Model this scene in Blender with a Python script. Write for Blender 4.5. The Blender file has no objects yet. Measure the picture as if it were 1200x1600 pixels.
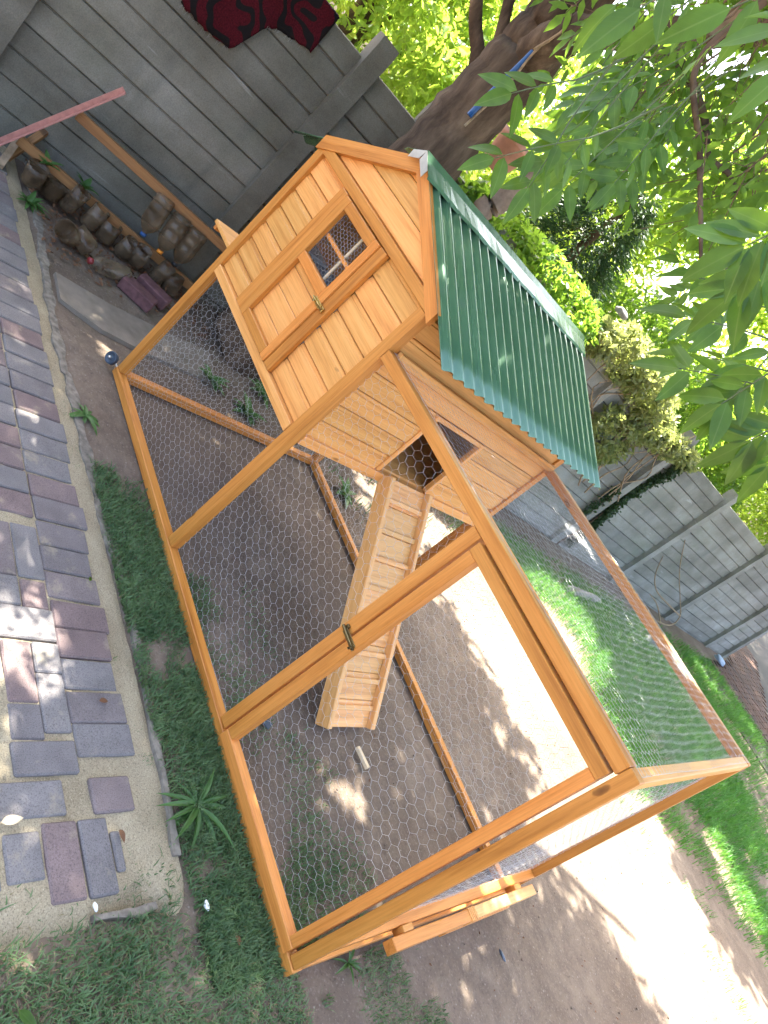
import bpy, bmesh, math, random
import numpy as np
from mathutils import Matrix, Vector, Euler

random.seed(7)
rng = np.random.default_rng(11)
sc = bpy.context.scene
COL = sc.collection

# ------------------------------------------------------------------ camera
cam_d = bpy.data.cameras.new("camera")
cam_d.sensor_fit = 'AUTO'; cam_d.sensor_width = 36.0
cam_d.lens = 1156.9 / 1600.0 * 36.0
cam_d.clip_start = 0.05; cam_d.clip_end = 500.0
cam = bpy.data.objects.new("camera", cam_d)
COL.objects.link(cam)
YAW, PITCH, ROLL = 0.574943, 1.213523, 0.892387
cam.matrix_world = (Matrix.Translation((2.9066, -1.9468, 1.8504)) @ Matrix.Rotation(YAW, 4, 'Z')
                    @ Matrix.Rotation(PITCH, 4, 'X') @ Matrix.Rotation(ROLL, 4, 'Z'))
sc.camera = cam

# ------------------------------------------------------------------ sky, sun, exposure
SUN_EL, SUN_AZ = math.radians(63.0), math.atan2(-0.42, 0.34)      # azimuth from +Y towards +X
SUN = Vector((math.sin(SUN_AZ) * math.cos(SUN_EL), math.cos(SUN_AZ) * math.cos(SUN_EL), math.sin(SUN_EL)))
world = bpy.data.worlds.new("World"); sc.world = world
world.use_nodes = True
wn = world.node_tree.nodes; wl = world.node_tree.links
for n in list(wn): wn.remove(n)
sky = wn.new('ShaderNodeTexSky'); sky.sky_type = 'NISHITA'; sky.sun_disc = False
sky.sun_elevation = SUN_EL; sky.sun_rotation = SUN_AZ
sky.air_density = 0.8; sky.dust_density = 5.0; sky.ozone_density = 0.4
bg = wn.new('ShaderNodeBackground'); bg.inputs[1].default_value = 0.15
wo = wn.new('ShaderNodeOutputWorld')
wl.new(sky.outputs[0], bg.inputs[0]); wl.new(bg.outputs[0], wo.inputs[0])
sun_d = bpy.data.lights.new("sun", 'SUN'); sun_d.energy = 5.0; sun_d.angle = math.radians(0.53)
sun_d.color = (1.0, 0.95, 0.86)
sun = bpy.data.objects.new("sun", sun_d); COL.objects.link(sun)
sun.rotation_euler = SUN.to_track_quat('Z', 'Y').to_euler()
sun.location = SUN * 30
vs = sc.view_settings
vs.view_transform = 'Standard'; vs.look = 'None'; vs.gamma = 1.0; vs.exposure = 2.85
vs.use_curve_mapping = False
sc.cycles.use_adaptive_sampling = True; sc.cycles.adaptive_threshold = 0.025
sc.cycles.max_bounces = 6; sc.cycles.diffuse_bounces = 3; sc.cycles.glossy_bounces = 2; sc.cycles.transmission_bounces = 3
sc.cycles.transparent_max_bounces = 6

# ------------------------------------------------------------------ helpers
def tag(o, label=None, cat=None, group=None, kind=None):
    if label: o["label"] = label
    if cat: o["category"] = cat
    if group: o["group"] = group
    if kind: o["kind"] = kind
    return o

def link(name, me, mat=None, parent=None, mw=None):
    o = bpy.data.objects.new(name, me)
    COL.objects.link(o)
    if mat and me and not me.materials: me.materials.append(mat)
    if mw is not None: o.matrix_basis = mw
    if parent: o.parent = parent
    return o

def empty(name, loc=(0, 0, 0)):
    o = bpy.data.objects.new(name, None); COL.objects.link(o)
    o.empty_display_size = 0.1; o.location = loc
    return o

_boxes = {}
def box_mesh(lx, ly, lz, bev, mat):
    k = (round(lx, 4), round(ly, 4), round(lz, 4), round(bev, 4), mat.name)
    if k in _boxes: return _boxes[k]
    bm = bmesh.new(); bmesh.ops.create_cube(bm, size=1.0)
    bmesh.ops.scale(bm, vec=(lx, ly, lz), verts=bm.verts)
    if bev > 0: bmesh.ops.bevel(bm, geom=bm.edges[:], offset=bev, segments=1, affect='EDGES')
    me = bpy.data.meshes.new("board"); bm.to_mesh(me); bm.free()
    me.materials.append(mat); _boxes[k] = me
    return me

def bx(name, x0, x1, y0, y1, z0, z1, mat, parent=None, bev=0.0025, M=None):
    """box by its bounds, with its longest side along local X so the grain follows it"""
    c = Vector(((x0 + x1) / 2, (y0 + y1) / 2, (z0 + z1) / 2))
    d = [abs(x1 - x0), abs(y1 - y0), abs(z1 - z0)]
    k = d.index(max(d))
    if k == 0: me = box_mesh(d[0], d[1], d[2], bev, mat); R = Matrix.Identity(4)
    elif k == 1: me = box_mesh(d[1], d[0], d[2], bev, mat); R = Matrix.Rotation(math.pi / 2, 4, 'Z')
    else: me = box_mesh(d[2], d[1], d[0], bev, mat); R = Matrix.Rotation(-math.pi / 2, 4, 'Y')
    mw = Matrix.Translation(c) @ R
    if M is not None: mw = M @ mw
    return link(name, me, None, parent, mw)

def mesh_np(name, verts, faces, smooth=False):
    """verts (N,3), faces (M,k) all the same size"""
    verts = np.asarray(verts, np.float32); faces = np.asarray(faces, np.int32)
    me = bpy.data.meshes.new(name)
    me.vertices.add(len(verts)); me.vertices.foreach_set("co", verts.ravel())
    k = faces.shape[1]
    me.loops.add(faces.size); me.loops.foreach_set("vertex_index", faces.ravel())
    me.polygons.add(len(faces))
    me.polygons.foreach_set("loop_start", np.arange(0, faces.size, k, dtype=np.int32))
    if smooth: me.polygons.foreach_set("use_smooth", np.ones(len(faces), bool))
    me.update(calc_edges=True); me.validate()
    return me

def shade_smooth(me):
    me.polygons.foreach_set("use_smooth", [True] * len(me.polygons)); me.update()
    return me

def tube_mesh(paths, sides=8, cap=True):
    """paths: list of (points, radii). one mesh"""
    V, F = [], []
    for pts, rad in paths:
        pts = [Vector(p) for p in pts]; n = len(pts)
        base = len(V)
        up = Vector((0.3, 0.2, 1)).normalized()
        for i, p in enumerate(pts):
            t = (pts[min(i + 1, n - 1)] - pts[max(i - 1, 0)]).normalized()
            a = t.cross(up)
            if a.length < 1e-3: a = t.cross(Vector((1, 0, 0)))
            a.normalize(); b = t.cross(a)
            for k in range(sides):
                th = 2 * math.pi * k / sides
                V.append(p + (a * math.cos(th) + b * math.sin(th)) * rad[i])
        for i in range(n - 1):
            for k in range(sides):
                k2 = (k + 1) % sides
                F.append((base + i * sides + k, base + i * sides + k2, base + (i + 1) * sides + k2, base + (i + 1) * sides + k))
        if cap:
            F.append(tuple(base + k for k in range(sides)))
            F.append(tuple(base + (n - 1) * sides + k for k in reversed(range(sides))))
    me = bpy.data.meshes.new("tube"); me.from_pydata([tuple(v) for v in V], [], F); me.update()
    shade_smooth(me)
    return me

def smooth_path(pts, rad, n=6):
    """Catmull-Rom through the points"""
    P = [Vector(p) for p in pts]; out, rr = [], []
    for i in range(len(P) - 1):
        p0 = P[max(i - 1, 0)]; p1 = P[i]; p2 = P[i + 1]; p3 = P[min(i + 2, len(P) - 1)]
        for k in range(n):
            t = k / n
            out.append(0.5 * ((2 * p1) + (p2 - p0) * t + (2 * p0 - 5 * p1 + 4 * p2 - p3) * t * t + (3 * p1 - p0 - 3 * p2 + p3) * t ** 3))
            rr.append(rad[i] + (rad[i + 1] - rad[i]) * t)
    out.append(P[-1]); rr.append(rad[-1])
    return out, rr

def lathe(profile, sides=20, name="lathe"):
    V, F = [], []
    for r, z in profile:
        for k in range(sides):
            a = 2 * math.pi * k / sides
            V.append((r * math.cos(a), r * math.sin(a), z))
    for i in range(len(profile) - 1):
        for k in range(sides):
            k2 = (k + 1) % sides
            F.append((i * sides + k, i * sides + k2, (i + 1) * sides + k2, (i + 1) * sides + k))
    me = bpy.data.meshes.new(name); me.from_pydata(V, [], F); me.update()
    return shade_smooth(me)

def prism(poly, y0, y1):
    """polygon in x,z extruded along y"""
    n = len(poly)
    V = [(x, y0, z) for x, z in poly] + [(x, y1, z) for x, z in poly]
    F = [tuple(range(n)), tuple(range(2 * n - 1, n - 1, -1))]
    for i in range(n):
        j = (i + 1) % n
        F.append((i, i + n, j + n, j))
    me = bpy.data.meshes.new("prism"); me.from_pydata(V, [], F); me.update()
    bm = bmesh.new(); bm.from_mesh(me); bmesh.ops.recalc_face_normals(bm, faces=bm.faces[:]); bm.to_mesh(me); bm.free()
    return me

# value noise used to place things (not for shading)
_g = rng.random((64, 64))
def vnoise(x, y, s=1.0):
    x = np.asarray(x) * s + 100; y = np.asarray(y) * s + 100
    xi = np.floor(x).astype(int); yi = np.floor(y).astype(int)
    fx = x - xi; fy = y - yi
    fx = fx * fx * (3 - 2 * fx); fy = fy * fy * (3 - 2 * fy)
    g = lambda a, b: _g[a % 64, b % 64]
    return (g(xi, yi) * (1 - fx) + g(xi + 1, yi) * fx) * (1 - fy) + (g(xi, yi + 1) * (1 - fx) + g(xi + 1, yi + 1) * fx) * fy
def fbm(x, y, s):
    return 0.55 * vnoise(x, y, s) + 0.3 * vnoise(x, y, s * 2.1) + 0.15 * vnoise(x, y, s * 4.7)

# ------------------------------------------------------------------ materials
class NT:
    def __init__(self, name):
        self.m = bpy.data.materials.new(name); self.m.use_nodes = True
        self.t = self.m.node_tree
        for n in list(self.t.nodes): self.t.nodes.remove(n)
        self.out = self.n('ShaderNodeOutputMaterial')
    def n(self, ty, **kw):
        nd = self.t.nodes.new(ty)
        for k, v in kw.items(): setattr(nd, k, v)
        return nd
    def l(self, a, b): self.t.links.new(a, b)
    def noise(self, vec, scale, detail=4, rough=0.55, dist=0.0):
        nd = self.n('ShaderNodeTexNoise'); nd.inputs['Scale'].default_value = scale
        nd.inputs['Detail'].default_value = detail; nd.inputs['Roughness'].default_value = rough
        nd.inputs['Distortion'].default_value = dist
        if vec is not None: self.l(vec, nd.inputs['Vector'])
        return nd.outputs[0]
    def ramp(self, fac, stops):
        nd = self.n('ShaderNodeValToRGB'); cr = nd.color_ramp
        while len(cr.elements) < len(stops): cr.elements.new(0.5)
        for e, (p, c) in zip(cr.elements, stops):
            e.position = p; e.color = (c[0], c[1], c[2], 1) if not isinstance(c, (int, float)) else (c, c, c, 1)
        self.l(fac, nd.inputs[0]); return nd.outputs[0]
    def mix(self, fac, a, b, mode='MIX'):
        nd = self.n('ShaderNodeMix'); nd.data_type = 'RGBA'; nd.blend_type = mode
        for s, v in ((nd.inputs[0], fac), (nd.inputs[6], a), (nd.inputs[7], b)):
            if isinstance(v, (int, float)): s.default_value = v
            elif isinstance(v, tuple): s.default_value = (v[0], v[1], v[2], 1)
            else: self.l(v, s)
        return nd.outputs[2]
    def math(self, op, a, b=None):
        nd = self.n('ShaderNodeMath'); nd.operation = op
        for s, v in ((nd.inputs[0], a), (nd.inputs[1], b)):
            if v is None: continue
            if isinstance(v, (int, float)): s.default_value = v
            else: self.l(v, s)
        return nd.outputs[0]
    def map(self, vec, scale=(1, 1, 1), loc=(0, 0, 0)):
        nd = self.n('ShaderNodeMapping'); nd.inputs['Scale'].default_value = scale; nd.inputs['Location'].default_value = loc
        self.l(vec, nd.inputs[0]); return nd.outputs[0]
    def obj(self):
        """object coordinates shifted by a random amount for every object"""
        tc = self.n('ShaderNodeTexCoord'); oi = self.n('ShaderNodeObjectInfo')
        mul = self.n('ShaderNodeVectorMath'); mul.operation = 'MULTIPLY_ADD'
        cx = self.n('ShaderNodeCombineXYZ')
        r = oi.outputs['Random']
        self.l(r, cx.inputs[0]); self.l(self.math('MULTIPLY', r, 7.31), cx.inputs[1]); self.l(self.math('MULTIPLY', r, 3.7), cx.inputs[2])
        self.l(cx.outputs[0], mul.inputs[0]); mul.inputs[1].default_value = (37, 5.3, 11)
        self.l(tc.outputs['Object'], mul.inputs[2])
        return mul.outputs[0], r
    def pos(self):
        return self.n('ShaderNodeNewGeometry').outputs['Position']
    def bump(self, h, strength=0.3, dist=0.01):
        nd = self.n('ShaderNodeBump'); nd.inputs['Strength'].default_value = strength; nd.inputs['Distance'].default_value = dist
        self.l(h, nd.inputs['Height']); return nd.outputs[0]
    def bsdf(self, color, rough=0.6, spec=0.4, metal=0.0, normal=None, **kw):
        b = self.n('ShaderNodeBsdfPrincipled')
        for key, v in (('Base Color', color), ('Roughness', rough), ('Specular IOR Level', spec), ('Metallic', metal)):
            s = b.inputs[key]
            if isinstance(v, (int, float)): s.default_value = v
            elif isinstance(v, tuple): s.default_value = (v[0], v[1], v[2], 1)
            else: self.l(v, s)
        if normal is not None: self.l(normal, b.inputs['Normal'])
        for k, v in kw.items():
            b.inputs[k.replace('_', ' ')].default_value = v
        self.l(b.outputs[0], self.out.inputs[0]); return b

def wood(name, light, mid, dark, rough=0.42, knots=True):
    m = NT(name); v, r = m.obj()
    g = m.noise(m.map(v, (1.6, 34, 34)), 1.0, 5, 0.6, 0.25)
    fine = m.noise(m.map(v, (7, 210, 210)), 1.0, 3, 0.6)
    broad = m.noise(m.map(v, (1.4, 6, 6)), 1.0, 3, 0.5)
    c = m.ramp(g, [(0.32, dark), (0.46, mid), (0.64, light)])
    c = m.mix(m.math('MULTIPLY', m.ramp(broad, [(0.35, 0.0), (0.7, 1.0)]), 0.45), c, mid)
    c = m.mix(0.35, c, m.ramp(fine, [(0.3, tuple(x * 0.62 for x in mid)), (0.6, light)]))
    if knots:
        vo = m.n('ShaderNodeTexVoronoi'); vo.inputs['Scale'].default_value = 1.0
        wv = m.n('ShaderNodeVectorMath'); wv.operation = 'MULTIPLY_ADD'; nz = m.n('ShaderNodeTexNoise'); nz.inputs['Scale'].default_value = 30; m.l(v, nz.inputs['Vector'])
        m.l(nz.outputs[1], wv.inputs[0]); wv.inputs[1].default_value = (.02, .0, .012); m.l(v, wv.inputs[2]); m.l(m.map(wv.outputs[0], (3.4, 0.02, 8.5)), vo.inputs['Vector'])
        k = m.ramp(vo.outputs['Distance'], [(0.02, 1.0), (0.075, 0.75), (0.10, 0.0)])
        c = m.mix(m.math('MULTIPLY', k, 0.85), c, tuple(x * 0.38 for x in dark))
    # each board takes the stain a little differently
    hs = m.n('ShaderNodeHueSaturation')
    m.l(m.math('ADD', m.math('MULTIPLY', r, 0.24), 0.87), hs.inputs['Value'])
    m.l(m.math('ADD', m.math('MULTIPLY', r, -0.008), 0.502), hs.inputs['Hue'])
    m.l(c, hs.inputs['Color'])
    nb = m.bump(m.math('ADD', m.math('MULTIPLY', fine, 0.5), g), 0.18, 0.004)
    m.bsdf(hs.outputs[0], rough, 0.4, 0.0, nb)
    return m.m
M_WOOD = wood("stained_pine_boards", (0.84, 0.44, 0.135), (0.75, 0.345, 0.085), (0.48, 0.17, 0.03))
M_FRAME = wood("stained_pine_frame", (0.70, 0.30, 0.065), (0.59, 0.22, 0.036), (0.34, 0.10, 0.012))
M_RAMP = wood("ramp_pine", (0.86, 0.49, 0.18), (0.78, 0.39, 0.115), (0.55, 0.22, 0.05), 0.5)
M_OLDWOOD = wood("weathered_pine", (0.36, 0.19, 0.07), (0.27, 0.13, 0.045), (0.13, 0.06, 0.022), 0.7)

def mat_roof():
    m = NT("green_roof_paint"); p = m.pos()
    n1 = m.noise(p, 6, 4); n2 = m.noise(m.map(p, (3, 40, 3)), 1.0, 3)
    c = m.ramp(n1, [(0.3, (0.080, 0.185, 0.098)), (0.7, (0.115, 0.24, 0.134))])
    c = m.mix(m.ramp(m.noise(p, 14, 3), [(0.6, 0.0), (0.8, 0.3)]), c, (0.14, 0.19, 0.16))
    m.bsdf(c, m.ramp(n2, [(0.3, 0.16), (0.7, 0.30)]), 0.8, 0.25, None, Coat_Weight=0.15, Coat_Roughness=0.12)
    return m.m
M_ROOF = mat_roof()
def simple(name, c, rough=0.5, metal=0.0, spec=0.5, var=0.15, sc_=20.0, **kw):
    m = NT(name); v, r = m.obj()
    n = m.noise(v, sc_, 4)
    col = m.ramp(n, [(0.25, tuple(x * (1 - var) for x in c)), (0.75, tuple(min(1, x * (1 + var)) for x in c))])
    m.bsdf(col, rough, spec, metal, m.bump(n, 0.1, 0.003), **kw)
    return m.m
M_WIRE = simple("galvanised_wire", (0.60, 0.60, 0.60), 0.42, 0.55)
M_BRASS = simple("brass", (0.52, 0.38, 0.14), 0.32, 1.0)
M_OLDBRASS = simple("tarnished_brass", (0.22, 0.17, 0.08), 0.4, 1.0)
M_TIN = simple("bare_tin", (0.75, 0.72, 0.68), 0.3, 0.9)
M_DARK = simple("dark_plastic", (0.012, 0.013, 0.016), 0.4)
M_BLUE = simple("blue_plastic", (0.018, 0.075, 0.22), 0.4)
M_GREYBLUE = simple("wheel_blue_grey", (0.035, 0.055, 0.08), 0.35)
M_ORANGE = simple("orange_plastic", (0.8, 0.26, 0.02), 0.35)
M_REDCAP = simple("red_plastic", (0.25, 0.03, 0.03), 0.4)
M_PINK = simple("pink_painted_steel", (0.42, 0.19, 0.15), 0.55, 0.0, 0.4, 0.3)
M_CLAY = simple("pink_clay", (0.60, 0.33, 0.25), 0.7)
M_WHITE = simple("white_paper", (0.78, 0.77, 0.75), 0.8)
M_LBLUE = simple("pale_blue_card", (0.36, 0.44, 0.54), 0.7)
M_PURPLEBRICK = simple("purple_brick", (0.14, 0.07, 0.07), 0.9, 0, 0.2, 0.35, 30)
M_STONE = simple("grey_stone", (0.24, 0.23, 0.21), 0.9, 0, 0.2, 0.35, 14)
M_TWIG = simple("twig_bark", (0.15, 0.10, 0.065), 0.9, 0, 0.2, 0.35, 30)
M_VINE = simple("dry_vine", (0.30, 0.22, 0.14), 0.9, 0, 0.2, 0.3, 30)
M_PALEWOOD = simple("raw_wood", (0.70, 0.56, 0.36), 0.8, 0, 0.2, 0.15, 40)
M_DEADLEAF = simple("dead_leaf", (0.15, 0.075, 0.038), 0.8, 0, 0.2, 0.3, 30)

def mat_bottle(name, c, haze):
    m = NT(name); v, r = m.obj()
    t = m.n('ShaderNodeBsdfTransparent'); t.inputs['Color'].default_value = (*c, 1)
    d = m.n('ShaderNodeBsdfPrincipled'); d.inputs['Roughness'].default_value = 0.22; d.inputs['Specular IOR Level'].default_value = 0.7
    m.l(m.ramp(m.noise(v, 14, 4), [(0.3, (0.09, 0.062, 0.038)), (0.7, (0.30, 0.22, 0.14))]), d.inputs['Base Color'])
    lw = m.n('ShaderNodeLayerWeight'); lw.inputs[0].default_value = 0.35
    f = m.math('ADD', m.ramp(m.noise(v, 9, 4), [(0.25, max(0, haze - 0.2)), (0.75, min(1, haze + 0.25))]), m.math('MULTIPLY', lw.outputs[1], 0.5))
    mx = m.n('ShaderNodeMixShader'); m.l(m.math('MINIMUM', f, 0.95), mx.inputs[0])
    m.l(t.outputs[0], mx.inputs[1]); m.l(d.outputs[0], mx.inputs[2]); m.l(mx.outputs[0], m.out.inputs[0])
    return m.m
M_BOTTLE_DIRTY = mat_bottle("dirty_plastic_bottle", (0.80, 0.70, 0.58), 0.30)
M_BOTTLE_CLEAR = mat_bottle("clear_plastic_bottle", (0.92, 0.93, 0.94), 0.25)

def mat_concrete(name="precast_concrete", k=(1, 1, 1)):
    m = NT(name); p = m.pos(); v, r = m.obj()
    a = m.noise(m.map(p, (1, 1, 1.6)), 2.2, 6, 0.6)
    c = m.ramp(a, [(0.25, (0.115, 0.104, 0.078)), (0.5, (0.175, 0.162, 0.128)), (0.75, (0.245, 0.23, 0.19))])
    st = m.noise(m.map(p, (7, 7, 0.7)), 1.0, 5, 0.6)          # rain streaks
    c = m.mix(m.ramp(st, [(0.52, 0.0), (0.75, 0.5)]), c, (0.10, 0.10, 0.085))
    g = m.noise(p, 1.3, 3)
    c = m.mix(m.ramp(g, [(0.55, 0.0), (0.78, 0.4)]), c, (0.135, 0.15, 0.10))
    lw = m.noise(m.map(p, (2.2, 2.2, 16)), 1.0, 4, 0.6, 0.4)
    c = m.mix(m.ramp(lw, [(0.66, 0.0), (0.74, 0.45)]), c, (0.36, 0.35, 0.31))
    sp = m.noise(p, 150, 2, 0.7)
    c = m.mix(0.5, c, m.mix(1.0, c, m.ramp(sp, [(0.3, 0.55), (0.65, 1.15)]), 'MULTIPLY'))
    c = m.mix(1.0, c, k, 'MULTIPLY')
    hs = m.n('ShaderNodeHueSaturation'); m.l(m.math('ADD', m.math('MULTIPLY', r, 0.3), 0.85), hs.inputs['Value']); m.l(c, hs.inputs['Color'])
    m.bsdf(hs.outputs[0], 0.9, 0.2, 0, m.bump(m.math('ADD', sp, m.math('MULTIPLY', a, 2.0)), 0.35, 0.003))
    return m.m
M_CONC = mat_concrete()
M_CONC_SKYLIT = mat_concrete("skylit_concrete", (1.45, 1.52, 1.66))  # same concrete, with the far stretch's extra skylight put into its colour

def mat_ground():
    m = NT("bare_earth"); p = m.pos()
    a = m.noise(p, 1.1, 6, 0.6); b = m.noise(p, 11, 5, 0.65); f = m.noise(p, 90, 4, 0.7)
    c = m.ramp(a, [(0.28, (0.105, 0.077, 0.055)), (0.5, (0.175, 0.134, 0.098)), (0.74, (0.265, 0.21, 0.158))])
    c = m.mix(m.ramp(b, [(0.38, 0.55), (0.6, 0.0)]), c, (0.115, 0.088, 0.068))
    c = m.mix(m.ramp(f, [(0.56, 0.0), (0.72, 0.6)]), c, (0.34, 0.29, 0.24))
    c = m.mix(m.ramp(f, [(0.30, 0.6), (0.42, 0.0)]), c, (0.075, 0.056, 0.043))
    vo = m.n('ShaderNodeTexVoronoi'); vo.inputs['Scale'].default_value = 26; m.l(p, vo.inputs['Vector'])
    c = m.mix(m.ramp(vo.outputs['Distance'], [(0.05, 0.55), (0.13, 0.0)]), c, (0.37, 0.33, 0.28))
    h = m.math('ADD', m.math('MULTIPLY', b, 1.2), m.math('MULTIPLY', f, 0.6))
    m.bsdf(c, 0.95, 0.15, 0, m.bump(h, 0.7, 0.012))
    return m.m
M_GROUND = mat_ground()
def mat_sand():
    m = NT("pale_sand"); p = m.pos()
    a = m.noise(p, 5, 5); f = m.noise(p, 220, 3, 0.75)
    c = m.ramp(a, [(0.3, (0.30, 0.245, 0.155)), (0.7, (0.46, 0.39, 0.26))])
    c = m.mix(m.ramp(f, [(0.35, 0.7), (0.5, 0.0)]), c, (0.13, 0.105, 0.07))
    c = m.mix(m.ramp(f, [(0.58, 0.0), (0.7, 0.7)]), c, (0.60, 0.54, 0.40))
    m.bsdf(c, 0.95, 0.15, 0, m.bump(m.math('ADD', f, m.math('MULTIPLY', a, 2)), 0.8, 0.006))
    return m.m
M_SAND = mat_sand()
def mat_paver():
    m = NT("cement_paver"); v, r = m.obj(); p = m.pos()
    n = m.noise(v, 9, 5); f = m.noise(v, 260, 3, 0.75)
    c1 = m.ramp(r, [(0.0, (0.185, 0.172, 0.165)), (0.30, (0.205, 0.188, 0.176)), (0.45, (0.205, 0.152, 0.140)), (0.7, (0.19, 0.138, 0.127)), (0.85, (0.178, 0.168, 0.162)), (1.0, (0.185, 0.148, 0.138))])
    c = m.mix(1.0, c1, m.ramp(n, [(0.25, 0.78), (0.75, 1.22)]), 'MULTIPLY')
    c = m.mix(m.ramp(f, [(0.36, 0.6), (0.5, 0.0)]), c, (0.05, 0.045, 0.047))
    c = m.mix(m.ramp(f, [(0.6, 0.0), (0.72, 0.5)]), c, (0.34, 0.31, 0.29))
    sa = m.noise(p, 7, 5, 0.7)
    c = m.mix(m.ramp(sa, [(0.58, 0.0), (0.75, 0.75)]), c, (0.38, 0.325, 0.22))
    m.bsdf(c, 0.88, 0.25, 0, m.bump(m.math('ADD', f, n), 0.5, 0.003))
    return m.m
M_PAVER = mat_paver()
def mat_fbrick():
    m = NT("path_brick"); v, r = m.obj(); n = m.noise(v, 12, 4)
    c = m.mix(1.0, m.ramp(r, [(0.0, (0.060, 0.034, 0.024)), (0.5, (0.095, 0.045, 0.026)), (1.0, (0.045, 0.030, 0.026))]), m.ramp(n, [(0.2, 0.7), (0.8, 1.3)]), 'MULTIPLY')
    m.bsdf(c, 0.85, 0.3); return m.m
M_FBRICK = mat_fbrick()

def mat_leaf(name, ca, cb, trans, rough=0.42, tw=0.45, vein=False):
    m = NT(name); v, r = m.obj(); p = m.pos()
    n = m.noise(p, 3.1, 3); n2 = m.noise(p, 26, 2)
    f = m.math('ADD', m.math('MULTIPLY', n, 0.5), m.math('MULTIPLY', n2, 0.5))
    c = m.ramp(f, [(0.32, ca), (0.66, cb)])
    if vein:
        tc = m.n('ShaderNodeTexCoord'); sx = m.n('ShaderNodeSeparateXYZ'); m.l(tc.outputs['Object'], sx.inputs[0])
        ay = m.math('ABSOLUTE', sx.outputs[1])
        side = m.math('ADD', m.math('MULTIPLY', sx.outputs[0], 11.0), m.math('MULTIPLY', ay, -13.0))
        vv = m.math('SINE', m.math('MULTIPLY', side, 6.2832))
        c = m.mix(m.ramp(vv, [(0.90, 0.0), (1.0, 0.35)]), c, (0.075, 0.15, 0.04))
        c = m.mix(m.ramp(ay, [(0.006, 0.7), (0.014, 0.0)]), c, (0.13, 0.21, 0.06))
        c = m.mix(1.0, c, m.ramp(r, [(0.0, 0.72), (1.0, 1.25)]), 'MULTIPLY')
    b = m.n('ShaderNodeBsdfPrincipled'); m.l(c, b.inputs['Base Color']); b.inputs['Roughness'].default_value = rough
    b.inputs['Specular IOR Level'].default_value = 0.4
    t = m.n('ShaderNodeBsdfTranslucent'); m.l(m.mix(1.0, m.ramp(n2, [(0.25, 0.65), (0.75, 1.2)]), trans, 'MULTIPLY'), t.inputs['Color'])
    mx = m.n('ShaderNodeMixShader'); mx.inputs[0].default_value = tw
    m.l(b.outputs[0], mx.inputs[1]); m.l(t.outputs[0], mx.inputs[2]); m.l(mx.outputs[0], m.out.inputs[0])
    return m.m
M_LEAF = mat_leaf("ash_leaflet", (0.024, 0.078, 0.013), (0.056, 0.140, 0.020), (0.26, 0.44, 0.03), 0.36, 0.42, True)
M_CROWN = mat_leaf("ash_foliage", (0.034, 0.095, 0.018), (0.078, 0.17, 0.026), (0.32, 0.52, 0.05), 0.45, 0.52)
M_LIME = mat_leaf("sunny_foliage", (0.06, 0.15, 0.022), (0.14, 0.25, 0.04), (0.50, 0.68, 0.08), 0.5, 0.55)
M_CONIFER = mat_leaf("conifer_foliage", (0.018, 0.055, 0.018), (0.045, 0.10, 0.028), (0.05, 0.10, 0.02), 0.6, 0.2)
M_CREEPER = mat_leaf("creeper_foliage", (0.06, 0.11, 0.03), (0.36, 0.36, 0.17), (0.46, 0.52, 0.14), 0.5, 0.42)
M_IVY = mat_leaf("ivy_foliage", (0.02, 0.05, 0.018), (0.05, 0.09, 0.03), (0.07, 0.13, 0.03), 0.5, 0.25)
M_GRASS = mat_leaf("lawn_grass", (0.048, 0.108, 0.042), (0.165, 0.25, 0.105), (0.15, 0.28, 0.075), 0.45, 0.32)
M_TALLGRASS = mat_leaf("lush_grass", (0.034, 0.135, 0.024), (0.10, 0.27, 0.048), (0.18, 0.42, 0.05), 0.5, 0.35)
M_WEED = mat_leaf("weed_leaf", (0.045, 0.12, 0.03), (0.10, 0.21, 0.058), (0.15, 0.30, 0.05), 0.4, 0.32)

def mat_bark():
    m = NT("tree_bark"); p = m.pos()
    a = m.noise(m.map(p, (9, 9, 2.2)), 1.0, 6, 0.65); b = m.noise(p, 2.0, 3)
    c = m.ramp(a, [(0.3, (0.035, 0.024, 0.017)), (0.5, (0.095, 0.066, 0.046)), (0.72, (0.20, 0.145, 0.10))])
    c = m.mix(m.ramp(b, [(0.5, 0.0), (0.75, 0.6)]), c, (0.05, 0.036, 0.026))
    m.bsdf(c, 0.95, 0.15, 0, m.bump(a, 0.9, 0.03)); return m.m
M_BARK = mat_bark()
M_PALEBARK = simple("pale_branch_bark", (0.27, 0.20, 0.15), 0.9, 0, 0.2, 0.4, 16)

def mat_rug():
    m = NT("red_black_rug"); tc = m.n('ShaderNodeTexCoord'); v = tc.outputs['Object']
    d = m.n('ShaderNodeVectorMath'); d.operation = 'MULTIPLY_ADD'
    nz = m.n('ShaderNodeTexNoise'); nz.inputs['Scale'].default_value = 5.5; nz.inputs['Detail'].default_value = 1; m.l(v, nz.inputs['Vector'])
    m.l(nz.outputs[1], d.inputs[0]); d.inputs[1].default_value = (0.5, 0.5, 0.5); m.l(v, d.inputs[2])
    w = m.n('ShaderNodeTexWave'); w.wave_type = 'RINGS'; w.inputs['Scale'].default_value = 2.6; w.inputs['Distortion'].default_value = 1.5; w.inputs['Detail'].default_value = 0
    m.l(d.outputs[0], w.inputs['Vector'])
    f = m.noise(v, 120, 3)
    red = m.ramp(f, [(0.3, (0.030, 0.003, 0.005)), (0.7, (0.075, 0.007, 0.011))])
    c = m.mix(m.ramp(w.outputs[1], [(0.52, 0.0), (0.60, 1.0)]), red, (0.010, 0.008, 0.008))
    m.bsdf(c, 0.95, 0.1, 0, m.bump(f, 0.8, 0.004)); return m.m
M_RUG = mat_rug()

# ------------------------------------------------------------------ ground
D = 1.52                    # coop depth
X1, X2, X3 = 1.118, 1.91, 2.735

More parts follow.
